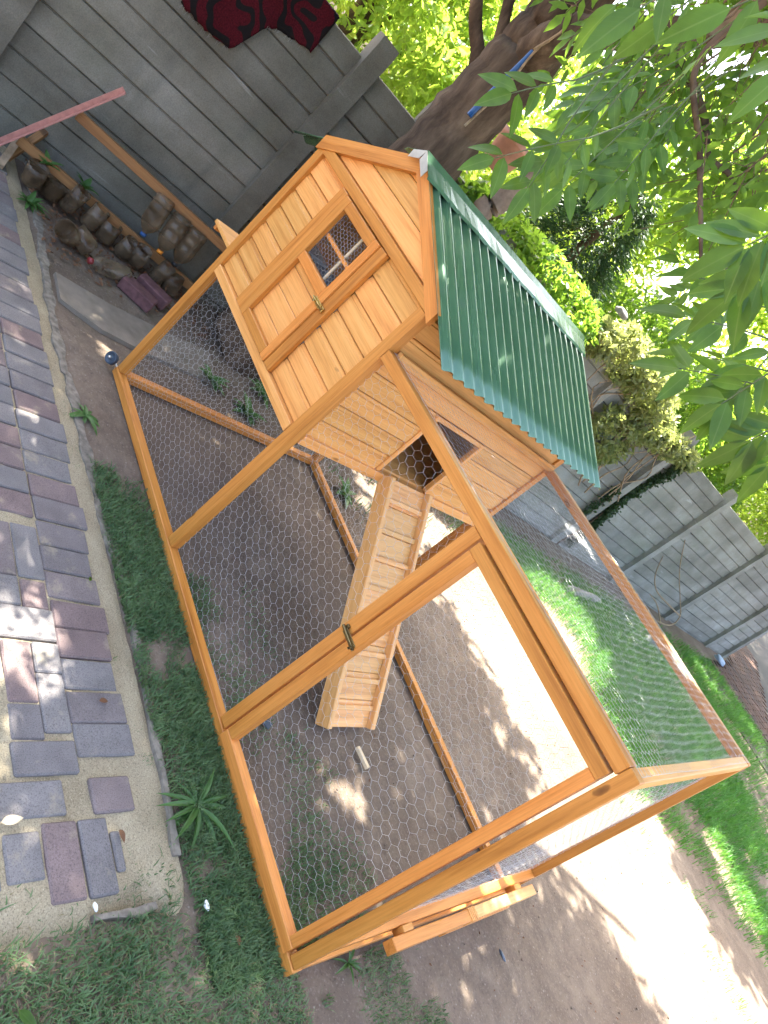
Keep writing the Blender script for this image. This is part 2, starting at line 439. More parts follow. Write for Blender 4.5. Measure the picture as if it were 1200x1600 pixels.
def build_ground():
    def axis(lo, hi, step):
        core = list(np.arange(lo, hi + 1e-6, step))
        o = [lo - v for v in (60, 30, 15, 8, 4, 2, 1, 0.4)]; q = [hi + v for v in (0.4, 1, 2, 4, 8, 15, 30, 60)]
        return np.array(o + core + q)
    xs, ys = axis(-2.4, 5.0, 0.05), axis(-2.0, 7.0, 0.05)
    X, Y = np.meshgrid(xs, ys, indexing='ij')
    Zg = (fbm(X, Y, 3.1) - 0.5) * 0.035 + (fbm(X, Y, 11.0) - 0.5) * 0.016
    # flat under the paving and the coop frame
    pav = np.clip((-0.24 - Y) / 0.06, 0, 1) * np.clip((2.52 - X) / 0.06, 0, 1)
    Zg = Zg * (1 - pav) - 0.028 * pav
    rim = np.zeros_like(X)
    for d in (np.abs(Y - 0.02), np.abs(Y - D + 0.02)): rim = np.maximum(rim, np.clip(1.6 - d / 0.1, 0, 1) * ((X > -0.2) & (X < 2.95)))
    for d in (np.abs(X - 0.02), np.abs(X - 2.71)): rim = np.maximum(rim, np.clip(1.6 - d / 0.1, 0, 1) * ((Y > -0.2) & (Y < 1.75)))
    Zg = Zg * (1 - rim) - 0.006
    nx, ny = len(xs), len(ys)
    V = np.stack([X.ravel(), Y.ravel(), Zg.ravel()], 1)
    i, j = np.meshgrid(np.arange(nx - 1), np.arange(ny - 1), indexing='ij')
    a = (i * ny + j).ravel()
    F = np.stack([a, a + ny, a + ny + 1, a + 1], 1)
    o = link("ground", mesh_np("ground", V, F, True), M_GROUND)
    tag(o, "bare brown earth of the yard under and around the coop", "ground", kind="structure")
build_ground()

# paving: sand bed with every paver a child of it
def build_paving():
    xs = np.concatenate([np.arange(-3.0, -1.2, 0.06), np.arange(-1.2, 2.53, 0.018)])
    ys = np.concatenate([np.arange(-3.6, -1.0, 0.2), np.arange(-1.0, -0.275, 0.018)])
    X, Y = np.meshgrid(xs, ys, indexing='ij')
    Zs = -0.0055 + (fbm(X, Y, 5) - 0.5) * 0.011 + (fbm(X, Y, 24) - .5) * .007
    Zs = Zs - np.clip((X - 2.40 + (fbm(X, Y, 9) - .5) * .16) / 0.08, 0, 1) * 0.03 - np.clip((Y + .315 + (fbm(X + 5, Y, 9) - .5) * .07) / 0.04, 0, 1) * 0.008
    nx, ny = len(xs), len(ys)
    i, j = np.meshgrid(np.arange(nx - 1), np.arange(ny - 1), indexing='ij'); a = (i * ny + j).ravel()
    bed = link("pavement", mesh_np("pavement", np.stack([X.ravel(), Y.ravel(), Zs.ravel()], 1), np.stack([a, a + ny, a + ny + 1, a + 1], 1), True), M_SAND)
    tag(bed, "paved patio of grey and plum pavers bedded in pale sand", "pavement", kind="structure")
    def paver(x0, x1, y0, y1):
        jx, jy = random.uniform(-.003, .003), random.uniform(-.004, .004)
        w, l = x1 - x0 + .007, y1 - y0 + .007
        M = (Matrix.Translation(((x0 + x1) / 2 + jx, (y0 + y1) / 2 + jy, -0.030 + random.uniform(-.003, .002)))
             @ Matrix.Rotation(random.uniform(-.014, .014), 4, 'Z') @ Matrix.Rotation(random.uniform(-.008, .008), 4, 'X'))
        if l > w: M = M @ Matrix.Rotation(math.pi / 2, 4, 'Z')
        q = lambda v: round(v / 0.006) * 0.006
        link("paver", box_mesh(q(max(w, l)), q(min(w, l)), 0.07, 0.005, M_PAVER), None, bed, M)
    P = 0.1135; x = -1.62
    k = 0
    while x < 1.95:                                          # first row, ends towards the kerb
        paver(x + .006, x + P - .006, -0.565, -0.372 + 0.01 * math.sin(k * 1.7)); x += P; k += 1
    xe = x
    x = -1.62                                                # rows further from the kerb
    while x < 1.10: paver(x + .006, x + P - .006, -0.775, -0.58); x += P
    paver(1.150, 1.372, -0.665, -0.578); paver(1.150, 1.372, -0.77, -0.678); paver(1.385, 1.490, -0.66, -0.578); paver(1.385, 1.49, -0.77, -0.672)
    paver(1.502, 1.612, -0.770, -0.576); paver(1.627, 1.725, -0.655, -0.574); paver(1.625, 1.83, -0.76, -0.668)
    paver(1.737, 1.93, -0.655, -0.574); paver(1.842, 1.95, -0.76, -0.665); paver(1.962, 2.058, -0.765, -0.572)
    paver(2.080, 2.178, -0.83, -0.635); paver(2.080, 2.182, -0.545, -0.412)
    paver(2.200, 2.405, -0.605, -0.522); paver(2.200, 2.405, -0.712, -0.618); paver(2.215, 2.335, -0.822, -0.728); paver(2.238, 2.345, -0.505, -0.482)
    x = -1.62
    while x < 2.3: paver(x + .006, x + P - .006, -0.985, -0.842 - .0); x += P
    y = -1.2
    while y > -2.6:
        x = 0.3
        while x < 2.4: paver(x + .006, x + P - .006, y, y + 0.198); x += P
        y -= 0.212
build_paving()

M_KERB = simple("kerb_mortar", (0.20, 0.175, 0.14), 0.95, 0, 0.15, 0.55, 30)
def strip(name, pts, w, h, z, mat, jig=0.006):
    """low irregular mortar kerb along a path"""
    V, F = [], []
    n = len(pts)
    for i, (x, y) in enumerate(pts):
        a = Vector(pts[min(i + 1, n - 1)]) - Vector(pts[max(i - 1, 0)]); a.normalize()
        nx, ny = -a.y, a.x
        ww = w * (1 + .28 * math.sin(i * .37 + x * 3) + .18 * math.sin(i * .93) + random.uniform(-.1, .1)) / 2; hh = h + jig * math.sin(i * .29) * .7 + random.uniform(-jig, jig) * .3
        for s, zz in ((-1.15, z - 0.05), (-1, z + hh * .75), (-.5, z + hh), (.5, z + hh), (1, z + hh * .75), (1.15, z - 0.05)):
            V.append((x + nx * s * ww, y + ny * s * ww, zz))
    for i in range(n - 1):
        for k in range(5): F.append((i * 6 + k, (i + 1) * 6 + k, (i + 1) * 6 + k + 1, i * 6 + k + 1))
    F.append(tuple(range(6))); F.append(tuple(reversed(range((n - 1) * 6, n * 6))))
    me = bpy.data.meshes.new(name); me.from_pydata(V, [], F); me.update()
    return link(name, me, mat)
def densify(p, step=0.025, jit=0.0015):
    out = []
    for a, b in zip(p[:-1], p[1:]):
        n = max(1, int((Vector(b) - Vector(a)).length / step))
        for k in range(n): out.append((a[0] + (b[0] - a[0]) * k / n + random.uniform(-jit, jit), a[1] + (b[1] - a[1]) * k / n + random.uniform(-jit, jit)))
    return out + [p[-1]]
tag(strip("kerb", densify([(-2.3, -0.16), (-1.6, -.2), (-1.09, -0.225), (-0.55, -.262), (-0.30, -0.278), (0.16, -0.288), (0.17, -0.27), (0.6, -0.272), (1.08, -0.262), (1.32, -0.232)]), 0.045, 0.001, -0.002, M_KERB, .004), "rough mortar kerb along the far stretch of the paving", "kerb", kind="structure")
tag(strip("kerb", densify([(1.36, -0.245), (1.57, -.248), (1.763, -0.256), (1.95, -.268), (2.10, -0.272), (2.33, -0.29)]), 0.022, 0.001, -0.001, M_KERB, .004), "thin mortar kerb beside the grass strip in front of the coop", "kerb", kind="structure")
tag(strip("kerb", densify([(2.455, -0.40), (2.462, -.47), (2.452, -0.60)]), 0.018, 0.004, -0.008, M_KERB, .003), "short stub of mortar kerb across the paving's end", "kerb", kind="structure")

# concrete strip on the ground near the left end
def slab(name, poly, z0, z1, mat):
    n = len(poly)
    V = [(x, y, z0) for x, y in poly] + [(x, y, z1) for x, y in poly]
    F = [tuple(range(n - 1, -1, -1)), tuple(range(n, 2 * n))] + [(i, (i + 1) % n, (i + 1) % n + n, i + n) for i in range(n)]
    me = bpy.data.meshes.new(name); me.from_pydata(V, [], F); me.update()
    return link(name, me, mat)
M_SLAB = simple("smooth_old_screed", (0.22, 0.185, 0.145), 0.9, 0, 0.2, 0.25, 9)
tag(slab("path", [(-0.63, -0.21), (-0.40, -0.22), (-0.31, 0.0), (-0.30, 0.25), (-0.32, 0.8), (-0.66, 0.85), (-0.62, 0.45), (-0.60, 0.1)], -0.02, 0.012, M_SLAB), "worn screed strip between the paving and the planters", "path", kind="structure")

# far brick path
def build_brick_path():
    base = slab("path", [(0.62, 10.4), (4.6, 9.6), (4.6, 40), (-9, 40), (-9, 15.4), (0.42, 13.6)], -0.02, 0.008, simple("path_bed", (0.05, 0.04, 0.03), 0.95))
    tag(base, "dark brick path beyond the end of the concrete wall", "path", kind="structure")
    me = box_mesh(0.222, 0.106, 0.05, 0.006, M_FBRICK)
    k = 0
    for r in range(60):
        for c in range(12):
            y = 11.6 + r * 0.118; x = -0.55 + c * 0.235 + (r % 2) * 0.117
            if x < 0.62 + (11.6 - y) * .1 and y < 14.2: continue
            if x > 0.55 + (16.5 - y) * .36 or x < 0.62 - (y - 11.6) * .27: continue
            if k >= 300: return
            link("brick", me, None, base, Matrix.Translation((x, y, random.uniform(-.006, .002))) @ Matrix.Rotation(random.uniform(-.02, .02), 4, 'Z')); k += 1
build_brick_path()

# ------------------------------------------------------------------ precast concrete wall
def build_wall():
    root = empty("concrete_wall", (-1.46, 0.75, 0))
    tag(root, "long grey precast concrete boundary wall of ribbed panels and posts", "wall")
    inv = Matrix.Translation((1.46, -0.75, 0))
    prof = []
    for z0 in (0.0, 0.15):
        prof += [(-0.004, z0 + 0.001), (0.013, z0 + 0.010), (0.004, z0 + 0.143), (-0.006, z0 + 0.147)]
    full = prof + [(-0.045, 0.2995), (-0.045, -0.0005)]
    cache = {}
    def panel_mesh(L, mt):
        L = round(L, 2)
        if L in cache: return cache[L]
        me = prism([(-o, z) for o, z in full], -L / 2, L / 2)
        me.materials.append(mt); cache[L] = me; return me
    capped = prism([(-0.07, 0), (0.07, 0), (0.07, 1.93), (0.055, 1.985), (-0.055, 1.985), (-0.07, 1.93)], -0.065, 0.065)
    capped.materials.append(M_CONC); capped_skylit = capped.copy(); capped_skylit.materials.clear(); capped_skylit.materials.append(M_CONC_SKYLIT)
    def run(p0, ang, posts, mt):
        a = math.radians(ang); d = Vector((math.cos(a), math.sin(a), 0))
        # local frame: y along wall, x pointing away from camera side (-normal)
        R = Matrix.Rotation(a - math.pi / 2, 4, 'Z')
        for i, s in enumerate(posts):
            if True:
                q = Vector(p0) + d * s
                link("post", capped if mt is M_CONC or i == 0 else capped_skylit, None, root, inv @ Matrix.Translation((q.x, q.y, random.uniform(-.02, .02))) @ R @ Matrix.Rotation(random.uniform(-.008, .008), 4, 'X'))
        for a0, a1 in zip(posts[:-1], posts[1:]):
            q = Vector(p0) + d * ((a0 + a1) / 2); L = a1 - a0 - 0.05
            for k in range(-1, 6):
                link("panel", panel_mesh(L, mt), None, root, inv @ Matrix.Translation((q.x, q.y, 0.02 + k * 0.2985)) @ R @ Matrix.Rotation(random.uniform(-.004, .004), 4, 'X')
                     @ Matrix.Translation((random.uniform(-.004, .004), 0, 0)) @ Matrix.Rotation(math.pi, 4, 'Z'))
    run((-1.661, 0, 0), 75, [-5.28, -3.74, -2.2, -0.66, 0.87, 1.48], M_CONC)
    run((-1.471, 0, 0), 82.5, [1.36, 3.0, 4.65, 6.35, 8.12, 10.3, 12.4, 13.4], M_CONC_SKYLIT)
    return root
build_wall()

# ------------------------------------------------------------------ chicken coop
coop = empty("chicken_coop", (0, 0, 0))
tag(coop, "orange stained wooden chicken coop with wire run and green corrugated roof", "chicken coop")

def wire_panel(name, origin, u, v, lu, lv, parent, W=0.036, r=0.00046, sag=0.006, poly=None, stretch=1.22):
    """hexagonal netting: twists run along u"""
    origin, u, v = Vector(origin), Vector(u), Vector(v)
    nrm = u.cross(v)
    pts = {}; edges = []
    e = W / math.sqrt(3.0); dx = 1.5 * e                      # hex with two sides along u
    def key(x, y): return (round(x * 20000), round(y * 20000))
    def P(x, y):
        k = key(x, y)
        if k not in pts: pts[k] = (x, y)
        return k
    seen = set()
    nc, nr = int(lu / dx / stretch) + 3, int(lv / W) + 3
    for c in range(-1, nc):
        for rr in range(-1, nr):
            cx, cy = c * dx * stretch, rr * W + (W / 2 if c % 2 else 0)
            hx = [(cx + stretch * e * math.cos(k * math.pi / 3), cy + e * math.sin(k * math.pi / 3)) for k in range(6)]
            for k in range(6):
                a, b = P(*hx[k]), P(*hx[(k + 1) % 6])
                kk = (min(a, b), max(a, b))
                if kk not in seen: seen.add(kk); edges.append(kk)
    idx = {}; co = []
    ph = random.uniform(0, 9)
    for k, (x, y) in pts.items():
        idx[k] = len(co)
        jx = (math.sin(x * 31 + y * 17 + ph) + math.sin(y * 43 - x * 11)) * 0.0028 * W / .043 + random.uniform(-.05, .05) * W
        jy = (math.sin(x * 23 - y * 29 + ph) + math.sin(x * 7.7 + ph * 2)) * 0.003 * W / .043 + random.uniform(-.05, .05) * W
        b = sag * math.sin(x * 5.1 + ph) * math.sin(y * 6.3 + ph) + random.uniform(-.001, .001)
        co.append((min(max(x + jx, 0), lu), min(max(y + jy, 0), lv), b))
    co = np.array(co)
    E_ = np.array([(idx[a], idx[b]) for a, b in edges])
    A, B = co[E_[:, 0]], co[E_[:, 1]]
    keep = np.linalg.norm((A - B)[:, :2], axis=1) > 0.003
    mid = (A + B) / 2
    if poly is not None: keep &= poly(mid[:, 0], mid[:, 1])
    A, B = A[keep], B[keep]
    UV = np.array([u, v, nrm]); O = np.array(origin)
    A = O + A @ UV; B = O + B @ UV
    t = (B - A); t /= np.linalg.norm(t, axis=1)[:, None]
    s1 = np.cross(t, np.array(nrm)); s1 /= np.linalg.norm(s1, axis=1)[:, None]; s2 = np.cross(t, s1)
    rad = np.full(len(A), r); V = []
    for base in (A - t * r, B + t * r):
        for ang in (0.52, 2.61, 4.71):
            V.append(base + (s1 * math.cos(ang) + s2 * math.sin(ang)) * rad[:, None])
    V = np.stack(V, 1).reshape(-1, 3)
    n = len(A); b = np.arange(n)[:, None] * 6
    F = np.concatenate([b + np.array([0, 1, 4, 3]), b + np.array([1, 2, 5, 4]), b + np.array([2, 0, 3, 5])])
    o = link(name, mesh_np(name, V, F), M_WIRE, parent)
    o["kind"] = "stuff"
    return o

T = 0.044
# base frame and posts
bx("bottom_rail", -0.004, X3 + 0.004, -0.004, 0.042, 0.0, 0.042, M_FRAME, coop)
bx("bottom_rail", -0.004, X3 + 0.004, D - 0.042, D, 0.0, 0.042, M_FRAME, coop)
bx("bottom_rail", 0.0, 0.044, 0.044, D - 0.044, 0.0, 0.046, M_FRAME, coop)
bx("bottom_rail", 2.69, X3, 0.044, D - 0.044, 0.0, 0.046, M_FRAME, coop)
bx("post", 0.0, 0.046, 0.0, 0.044, 0.044, 1.503, M_FRAME, coop)
bx("post", 1.066, X1, 0.0, 0.046, 0.044, 1.458, M_FRAME, coop)
bx("post", 1.888, 1.936, 0.002, 0.062, 0.044, 1.234, M_FRAME, coop)
bx("post", 2.692, X3, 0.0, 0.046, 0.044, 1.281, M_FRAME, coop)
bx("post", 2.692, X3, D - 0.046, D, 0.044, 1.281, M_FRAME, coop)
bx("post", 1.068, X1, D - 0.046, D, 0.044, 1.458, M_FRAME, coop)
bx("post", 0.0, 0.046, D - 0.046, D, 0.044, 1.458, M_FRAME, coop)
# run top
bx("top_rail", X1 + .002, 2.690, 0.0, 0.044, 1.236, 1.281, M_FRAME, coop)
bx("top_rail", X1 + .004, 2.690, 0.0465, 0.072, 1.240, 1.278, M_FRAME, coop)
bx("top_rail", X1 + .002, 2.690, D - 0.044, D, 1.236, 1.281, M_FRAME, coop)
bx("top_rail", 2.693, X3 - .001, 0.048, D - 0.048, 1.236, 1.279, M_WOOD, coop)
bx("top_rail", X1 + .001, X1 + .026, 0.05, D - .05, 1.262, 1.300, M_WOOD, coop)

_planks = {}
def plank(name, L, h, M, mat=M_WOOD, parent=None, t=0.013):
    """tongue-and-groove board: local X length, front face at -Y, stepped bead at the top edge"""
    k = (round(L, 3), round(h, 3), mat.name)
    if k not in _planks:
        prof = [(0.0012, 0.006), (0.0045, 0.0), (h - .019, 0.0), (h - .0155, .0042), (h - .0045, .0042), (h - .0012, .008), (h - .0012, t), (0.0012, t)]
        n = len(prof)
        V = [(x, y, z) for x in (-L / 2, L / 2) for z, y in prof]
        F = [tuple(range(n)), tuple(range(2 * n - 1, n - 1, -1))] + [(i, i + n, (i + 1) % n + n, (i + 1) % n) for i in range(n)]
        me = bpy.data.meshes.new("plank"); me.from_pydata(V, [], F); me.update()
        bm = bmesh.new(); bm.from_mesh(me); bmesh.ops.recalc_face_normals(bm, faces=bm.faces[:]); bm.to_mesh(me); bm.free()
        me.materials.append(mat); _planks[k] = me
    return link(name, _planks[k], None, parent, M)
def plank_x(name, x0, x1, y, z0, z1, parent, back=False):
    M = Matrix.Translation(((x0 + x1) / 2, y, z0))
    if back: M = M @ Matrix.Rotation(math.pi, 4, 'Z')
    return plank(name, x1 - x0, z1 - z0, M, M_WOOD, parent)
def plank_y(name, y0, y1, x, z0, z1, parent, side=1):
    M = Matrix.Translation((x, (y0 + y1) / 2, z0)) @ Matrix.Rotation(side * math.pi / 2, 4, 'Z')
    return plank(name, y1 - y0, z1 - z0, M, M_WOOD, parent)
# house frame
bx("eave_beam", 0.048, 1.112, -0.003, 0.042, 1.460, 1.505, M_FRAME, coop)
bx("eave_beam", -0.002, X1 + .002, D - 0.044, D + .002, 1.460, 1.505, M_FRAME, coop)
bx("floor_beam", 0.048, 1.064, -0.002, 0.040, 0.752, 0.796, M_WOOD, coop)
bx("floor_beam", 0.048, 1.064, D - 0.04, D - .002, 0.752, 0.796, M_FRAME, coop)
bx("floor_beam", X1 - 0.036, X1 + .003, 0.048, D - .048, 0.762, 0.806, M_WOOD, coop)
bx("floor_beam", 0.002, 0.04, 0.048, D - .048, 0.752, 0.796, M_FRAME, coop)
bx("floor_board", 0.042, X1 - .04, 0.042, D - .044, 0.798, 0.812, M_WOOD, coop)
bx("batten", 0.306, 0.364, -0.006, 0.018, 0.798, 1.457, M_FRAME, coop)
bx("batten", 0.716, 0.768, -0.006, 0.018, 0.798, 1.457, M_FRAME, coop)

PZ = [0.796 + 0.0945 * k for k in range(8)]
for k in range(7):
    z0, z1 = PZ[k] + .001, PZ[k + 1] - .001
    if k == 6: z1 = 1.459
    z0 -= .0005; z1 += .0005
    plank_x("wall_plank", 0.046, 0.312, 0.020, z0, z1, coop)
    plank_x("wall_plank", 0.764, 1.066, 0.020, z0, z1, coop)
    plank_y("wall_plank", 0.046, D - .046, 0.010, z0, z1, coop, -1)
    plank_x("wall_plank", 0.046, 1.066, D - .02, z0, z1, coop, True)
    # run-side wall with the pop hole
    if z0 < 1.12:
        plank_y("wall_plank", 0.046, 0.515, X1 - .012, z0, z1, coop)
        plank_y("wall_plank", 0.935, D - .046, X1 - .012, z0, z1, coop)
    else:
        plank_y("wall_plank", 0.046, D - .046, X1 - .012, z0, z1, coop)
for y0, y1 in ((0.517, 0.543), (0.914, 0.934)):
    bx("door_jamb", X1 - .034, X1 - .006, y0, y1, 0.808, 1.172, M_WOOD, coop)
bx("door_lintel", X1 - .034, X1 - .008, 0.5435, 0.9135, 1.150, 1.172, M_WOOD, coop)
bx("wall_lining", 0.05, 0.30, 0.0345, 0.040, 0.80, 1.455, M_FRAME, coop, 0); bx("wall_lining", 0.77, 1.06, 0.0345, 0.040, 0.80, 1.455, M_FRAME, coop, 0)
# gable planks front and back
RX, RZ, SL = 0.565, 1.765, 0.468                               # underside of the ridge, slope
def gable(y0, y1):
    for z0, z1 in ((1.506, 1.5985), (1.6005, 1.6925), (1.6945, 1.75)):
        a0, a1 = (RZ - z0) / SL, (RZ - z1) / SL
        me = prism([(RX - a0, z0), (RX + a0, z0), (RX + a1, z1), (RX - a1, z1)], y0, y1)
        bm = bmesh.new(); bm.from_mesh(me); bmesh.ops.bevel(bm, geom=bm.edges[:], offset=.0045, segments=1, affect='EDGES'); bm.to_mesh(me); bm.free()
        link("gable_plank", me, M_WOOD, coop)
gable(0.018, 0.031); gable(D - .032, D - .018)
def barge(y0, y1):
    for s in (-1, 1):
        xe = 0.575 if s < 0 else 0.59
        w = 0.046
        q = .008 if s > 0 else .020
        poly = [(RX, RZ + q), (RX + s * xe, RZ + q - SL * xe), (RX + s * xe, RZ - SL * xe - w), (RX, RZ - w * 1.05)]
        if s < 0: poly = poly[::-1]
        me = prism(poly, y0, y1)
        R = Matrix.Rotation(s * math.atan(SL), 4, 'Y'); me.transform(R.inverted())
        link("barge_board", me, M_FRAME, coop, R)
barge(-0.008, 0.016); barge(D - .016, D + .006)

# roof: two corrugated sheets and a ridge cap
RY0, RY1 = -0.034, 1.555
def corrugated(side):
    L = 0.86; ny, nt = 340, 6
    ca = math.cos(math.atan(SL)); sa = math.sin(math.atan(SL))
    ys = np.linspace(RY0 + .012 if side > 0 else -0.005, RY1, ny); ts = np.linspace(0.03, L, nt)
    Yg, Tg = np.meshgrid(ys, ts, indexing='ij')
    ph = 2 * np.pi * (Yg - RY0) / 0.0775
    w = np.cos(ph)
    w = w * 0.0088 + 0.012
    X = RX + side * (Tg * ca + w * sa); Z = RZ - Tg * sa + w * ca
    V = np.stack([X.ravel(), Yg.ravel(), Z.ravel()], 1)
    i, j = np.meshgrid(np.arange(ny - 1), np.arange(nt - 1), indexing='ij'); a = (i * nt + j).ravel()
    F = np.stack([a, a + nt, a + nt + 1, a + 1], 1)
    if side < 0: F = F[:, ::-1]
    o = link("roof_sheet", mesh_np("roof_sheet", V, F, True), M_ROOF, coop)
    sm = o.modifiers.new("thickness", 'SOLIDIFY'); sm.thickness = 0.0012; sm.offset = 0
    o.data.materials.clear(); o.data.materials.append(M_ROOF)
    return o
corrugated(1); corrugated(-1)
def ridge_cap():
    a = math.atan(SL); ca, sa = math.cos(a), math.sin(a)
    h = 0.025; Lc = 0.104
    prof = []
    for s, t in ((-1, Lc), (-1, Lc - .008), (-1, 0.02)): prof.append((RX + s * (t * ca + h * sa), RZ - t * sa + h * ca - (0.008 if t == Lc else 0)))
    prof.append((RX, RZ + h + 0.010))
    for s, t in ((1, 0.02), (1, Lc - .008), (1, Lc)): prof.append((RX + s * (t * ca + h * sa), RZ - t * sa + h * ca - (0.008 if t == Lc else 0)))
    n = len(prof); ny = 30
    V, F = [], []
    for i in range(ny):
        y = RY0 - .006 + (RY1 - RY0 + .012) * i / (ny - 1)
        for k, (x, z) in enumerate(prof):
            V.append((x, y, z + 0.002 * math.sin(i * 1.3 + k) * (1 if k in (0, 1, n - 1, n - 2) else 0.3)))
    for i in range(ny - 1):
        for k in range(n - 1): F.append((i * n + k, i * n + k + 1, (i + 1) * n + k + 1, (i + 1) * n + k))
    me = bpy.data.meshes.new("ridge_cap"); me.from_pydata(V, [], F); me.update()
    o = link("ridge_cap", me, M_ROOF, coop)
    sm = o.modifiers.new("thickness", 'SOLIDIFY'); sm.thickness = 0.0012; sm.offset = 0
    # bare tin folds at the front end
    for s, L in ((-1, 0.066), (1, 0.085)):
        poly = [(RX, RZ + h + 0.006), (RX + s * L * ca, RZ - L * sa + h), (RX + s * L * ca - .002 * s, RZ - L * sa + h - 0.032), (RX + s * .004, RZ + h - 0.034)]
        if s < 0: poly = poly[::-1]
        f = link("tin_fold", prism(poly, RY0 - .0095, RY0 - .0075), M_TIN, coop)
        f["label"] = "bent bare tin end of the ridge cap"
ridge_cap()

# small hinged door of the house
hd = bx("house_door", 0.372, 0.418, -0.014, 0.012, 0.800, 1.455, M_FRAME, coop)
hinv = hd.matrix_basis.inverted()
def hbx(name, *a, mat=M_FRAME, bev=.0025):
    o = bx(name, *a, mat, None, bev); o.matrix_basis = hinv @ o.matrix_basis; o.parent = hd; return o
hbx("stile", 0.672, 0.713, -0.014, 0.012, 0.800, 1.455)
hbx("rail", 0.4185, 0.6715, -0.013, 0.012, 1.411, 1.455)
hbx("rail", 0.4185, 0.6715, -0.013, 0.012, 1.142, 1.188)
hbx("rail", 0.4185, 0.6715, -0.013, 0.012, 0.801, 0.846)
for z0, z1 in ((0.835, 0.902), (0.904, 1.003), (1.005, 1.104), (1.106, 1.150)):
    hbx("panel_plank", 0.41, 0.68, 0.0125, 0.022, z0, z1, mat=M_WOOD, bev=.003)
hbx("muntin", 0.41, 0.68, 0.014, 0.028, 1.286, 1.304)
hbx("muntin", 0.563, 0.578, 0.030, 0.040, 1.18, 1.42, mat=M_PALEWOOD)
w_ = wire_panel("wire_mesh", (0.415, 0.0135, 1.185), (1, 0, 0), (0, 0, 1), 0.262, 0.23, None, W=0.018, r=0.0007, sag=0.001)
w_.matrix_basis = hinv; w_.parent = hd
def slide_bolt(x, z, L, parent, inv, y=-0.014, up=0.0, mat=M_BRASS):
    R = Matrix.Translation((x, y, z)) @ Matrix.Rotation(up, 4, 'Y')
    V = []
    pl = bx("latch", -L * .5, L * .22, -.003, 0.0, -.011, .011, mat, None, .0008, R)
    pl.matrix_basis = inv @ pl.matrix_basis; pl.parent = parent
    pl["label"] = "small brass sliding bolt"
    return pl
slide_bolt(0.715, 1.130, 0.085, hd, hinv, -0.0165)
bolt = link("bolt", tube_mesh([([(0.665, -0.021, 1.130), (0.752, -0.021, 1.130)], [.0042, .0042]), ([(0.70, -0.022, 1.130), (0.70, -0.036, 1.130)], [.003, .0042])], 10), M_BRASS, hd, hinv)
bx("latch_keeper", 0.733, 0.752, -0.0155, -0.0065, 1.120, 1.140, M_BRASS, coop, .001)

# things inside seen through the window
fb = bx("feed_box", 0.03, 0.20, 0.10, 0.32, 0.818, 1.135, M_WHITE, None, .003)
tag(fb, "white cardboard box inside the coop behind the small window", "box")
fb2 = bx("feed_box", 0.22, 0.44, 0.16, 0.36, 0.818, 1.125, M_LBLUE, None, .003)
tag(fb2, "pale blue printed box inside the coop behind the window", "box")
for k in range(3):
    l_ = bx("printed_line", 0.25, 0.41 - .04 * k, 0.1568, 0.1585, 1.085 - k * .03, 1.097 - k * .03, M_DARK, None, 0)
    l_.matrix_basis = fb2.matrix_basis.inverted() @ l_.matrix_basis; l_.parent = fb2

# run door
rd = bx("run_door", 1.950, 1.994, -0.010, 0.032, 0.072, 1.186, M_FRAME, coop)
rinv = rd.matrix_basis.inverted()
def rbx(name, *a, mat=M_FRAME, bev=.0025):
    o = bx(name, *a, mat, None, bev); o.matrix_basis = rinv @ o.matrix_basis; o.parent = rd; return o
rbx("stile", 2.644, 2.680, -0.010, 0.032, 0.072, 1.186)
rbx("rail", 1.950, 2.680, -0.0105, 0.0325, 1.1865, 1.228)
rbx("rail", 1.950, 2.680, -0.0105, 0.0325, 0.028, 0.0715)
w_ = wire_panel("wire_mesh", (1.975, 0.0335, 0.05), (1, 0, 0), (0, 0, 1), 0.69, 1.155, None)
w_.matrix_basis = rinv; w_.parent = rd
slide_bolt(1.965, 0.678, 0.10, rd, rinv, -0.0105, 0.0, M_OLDBRASS)
link("bolt", tube_mesh([([(1.900, -0.0165, 0.681), (1.995, -0.0165, 0.677)], [.005, .005]), ([(1.985, -0.0165, 0.677), (1.985, -0.030, 0.672)], [.0035, .005])], 10), M_OLDBRASS, rd, rinv)
bx("latch_keeper", 1.902, 1.916, -0.008, 0.0015, 0.668, 0.694, M_OLDBRASS, coop, .001)
# netting of the run and the open space under the house
wire_panel("wire_mesh", (1.112, 0.040, 0.04), (1, 0, 0), (0, 0, 1), 0.79, 1.20, coop)
wire_panel("wire_mesh", (0.02, 0.048, 0.03), (1, 0, 0), (0, 0, 1), 1.07, 0.72, coop, W=0.036)
wire_panel("wire_mesh", (X1 + .004, 0.03, 1.2835), (1, 0, 0), (0, 1, 0), 1.60, D - .05, coop, W=0.03, sag=0.008)
wire_panel("wire_mesh", (X3 - .035, 0.03, 0.03), (0, 1, 0), (0, 0, 1), D - .06, 1.22, coop, W=0.034)
wire_panel("wire_mesh", (X1 - .03, D - .047, 0.03), (1, 0, 0), (0, 0, 1), 1.60, 1.23, coop)
wire_panel("wire_mesh", (0.02, D - .047, 0.03), (1, 0, 0), (0, 0, 1), 1.07, 0.74, coop)
wire_panel("wire_mesh", (0.046, 0.03, 0.03), (0, 1, 0), (0, 0, 1), D - .06, 0.74, coop)

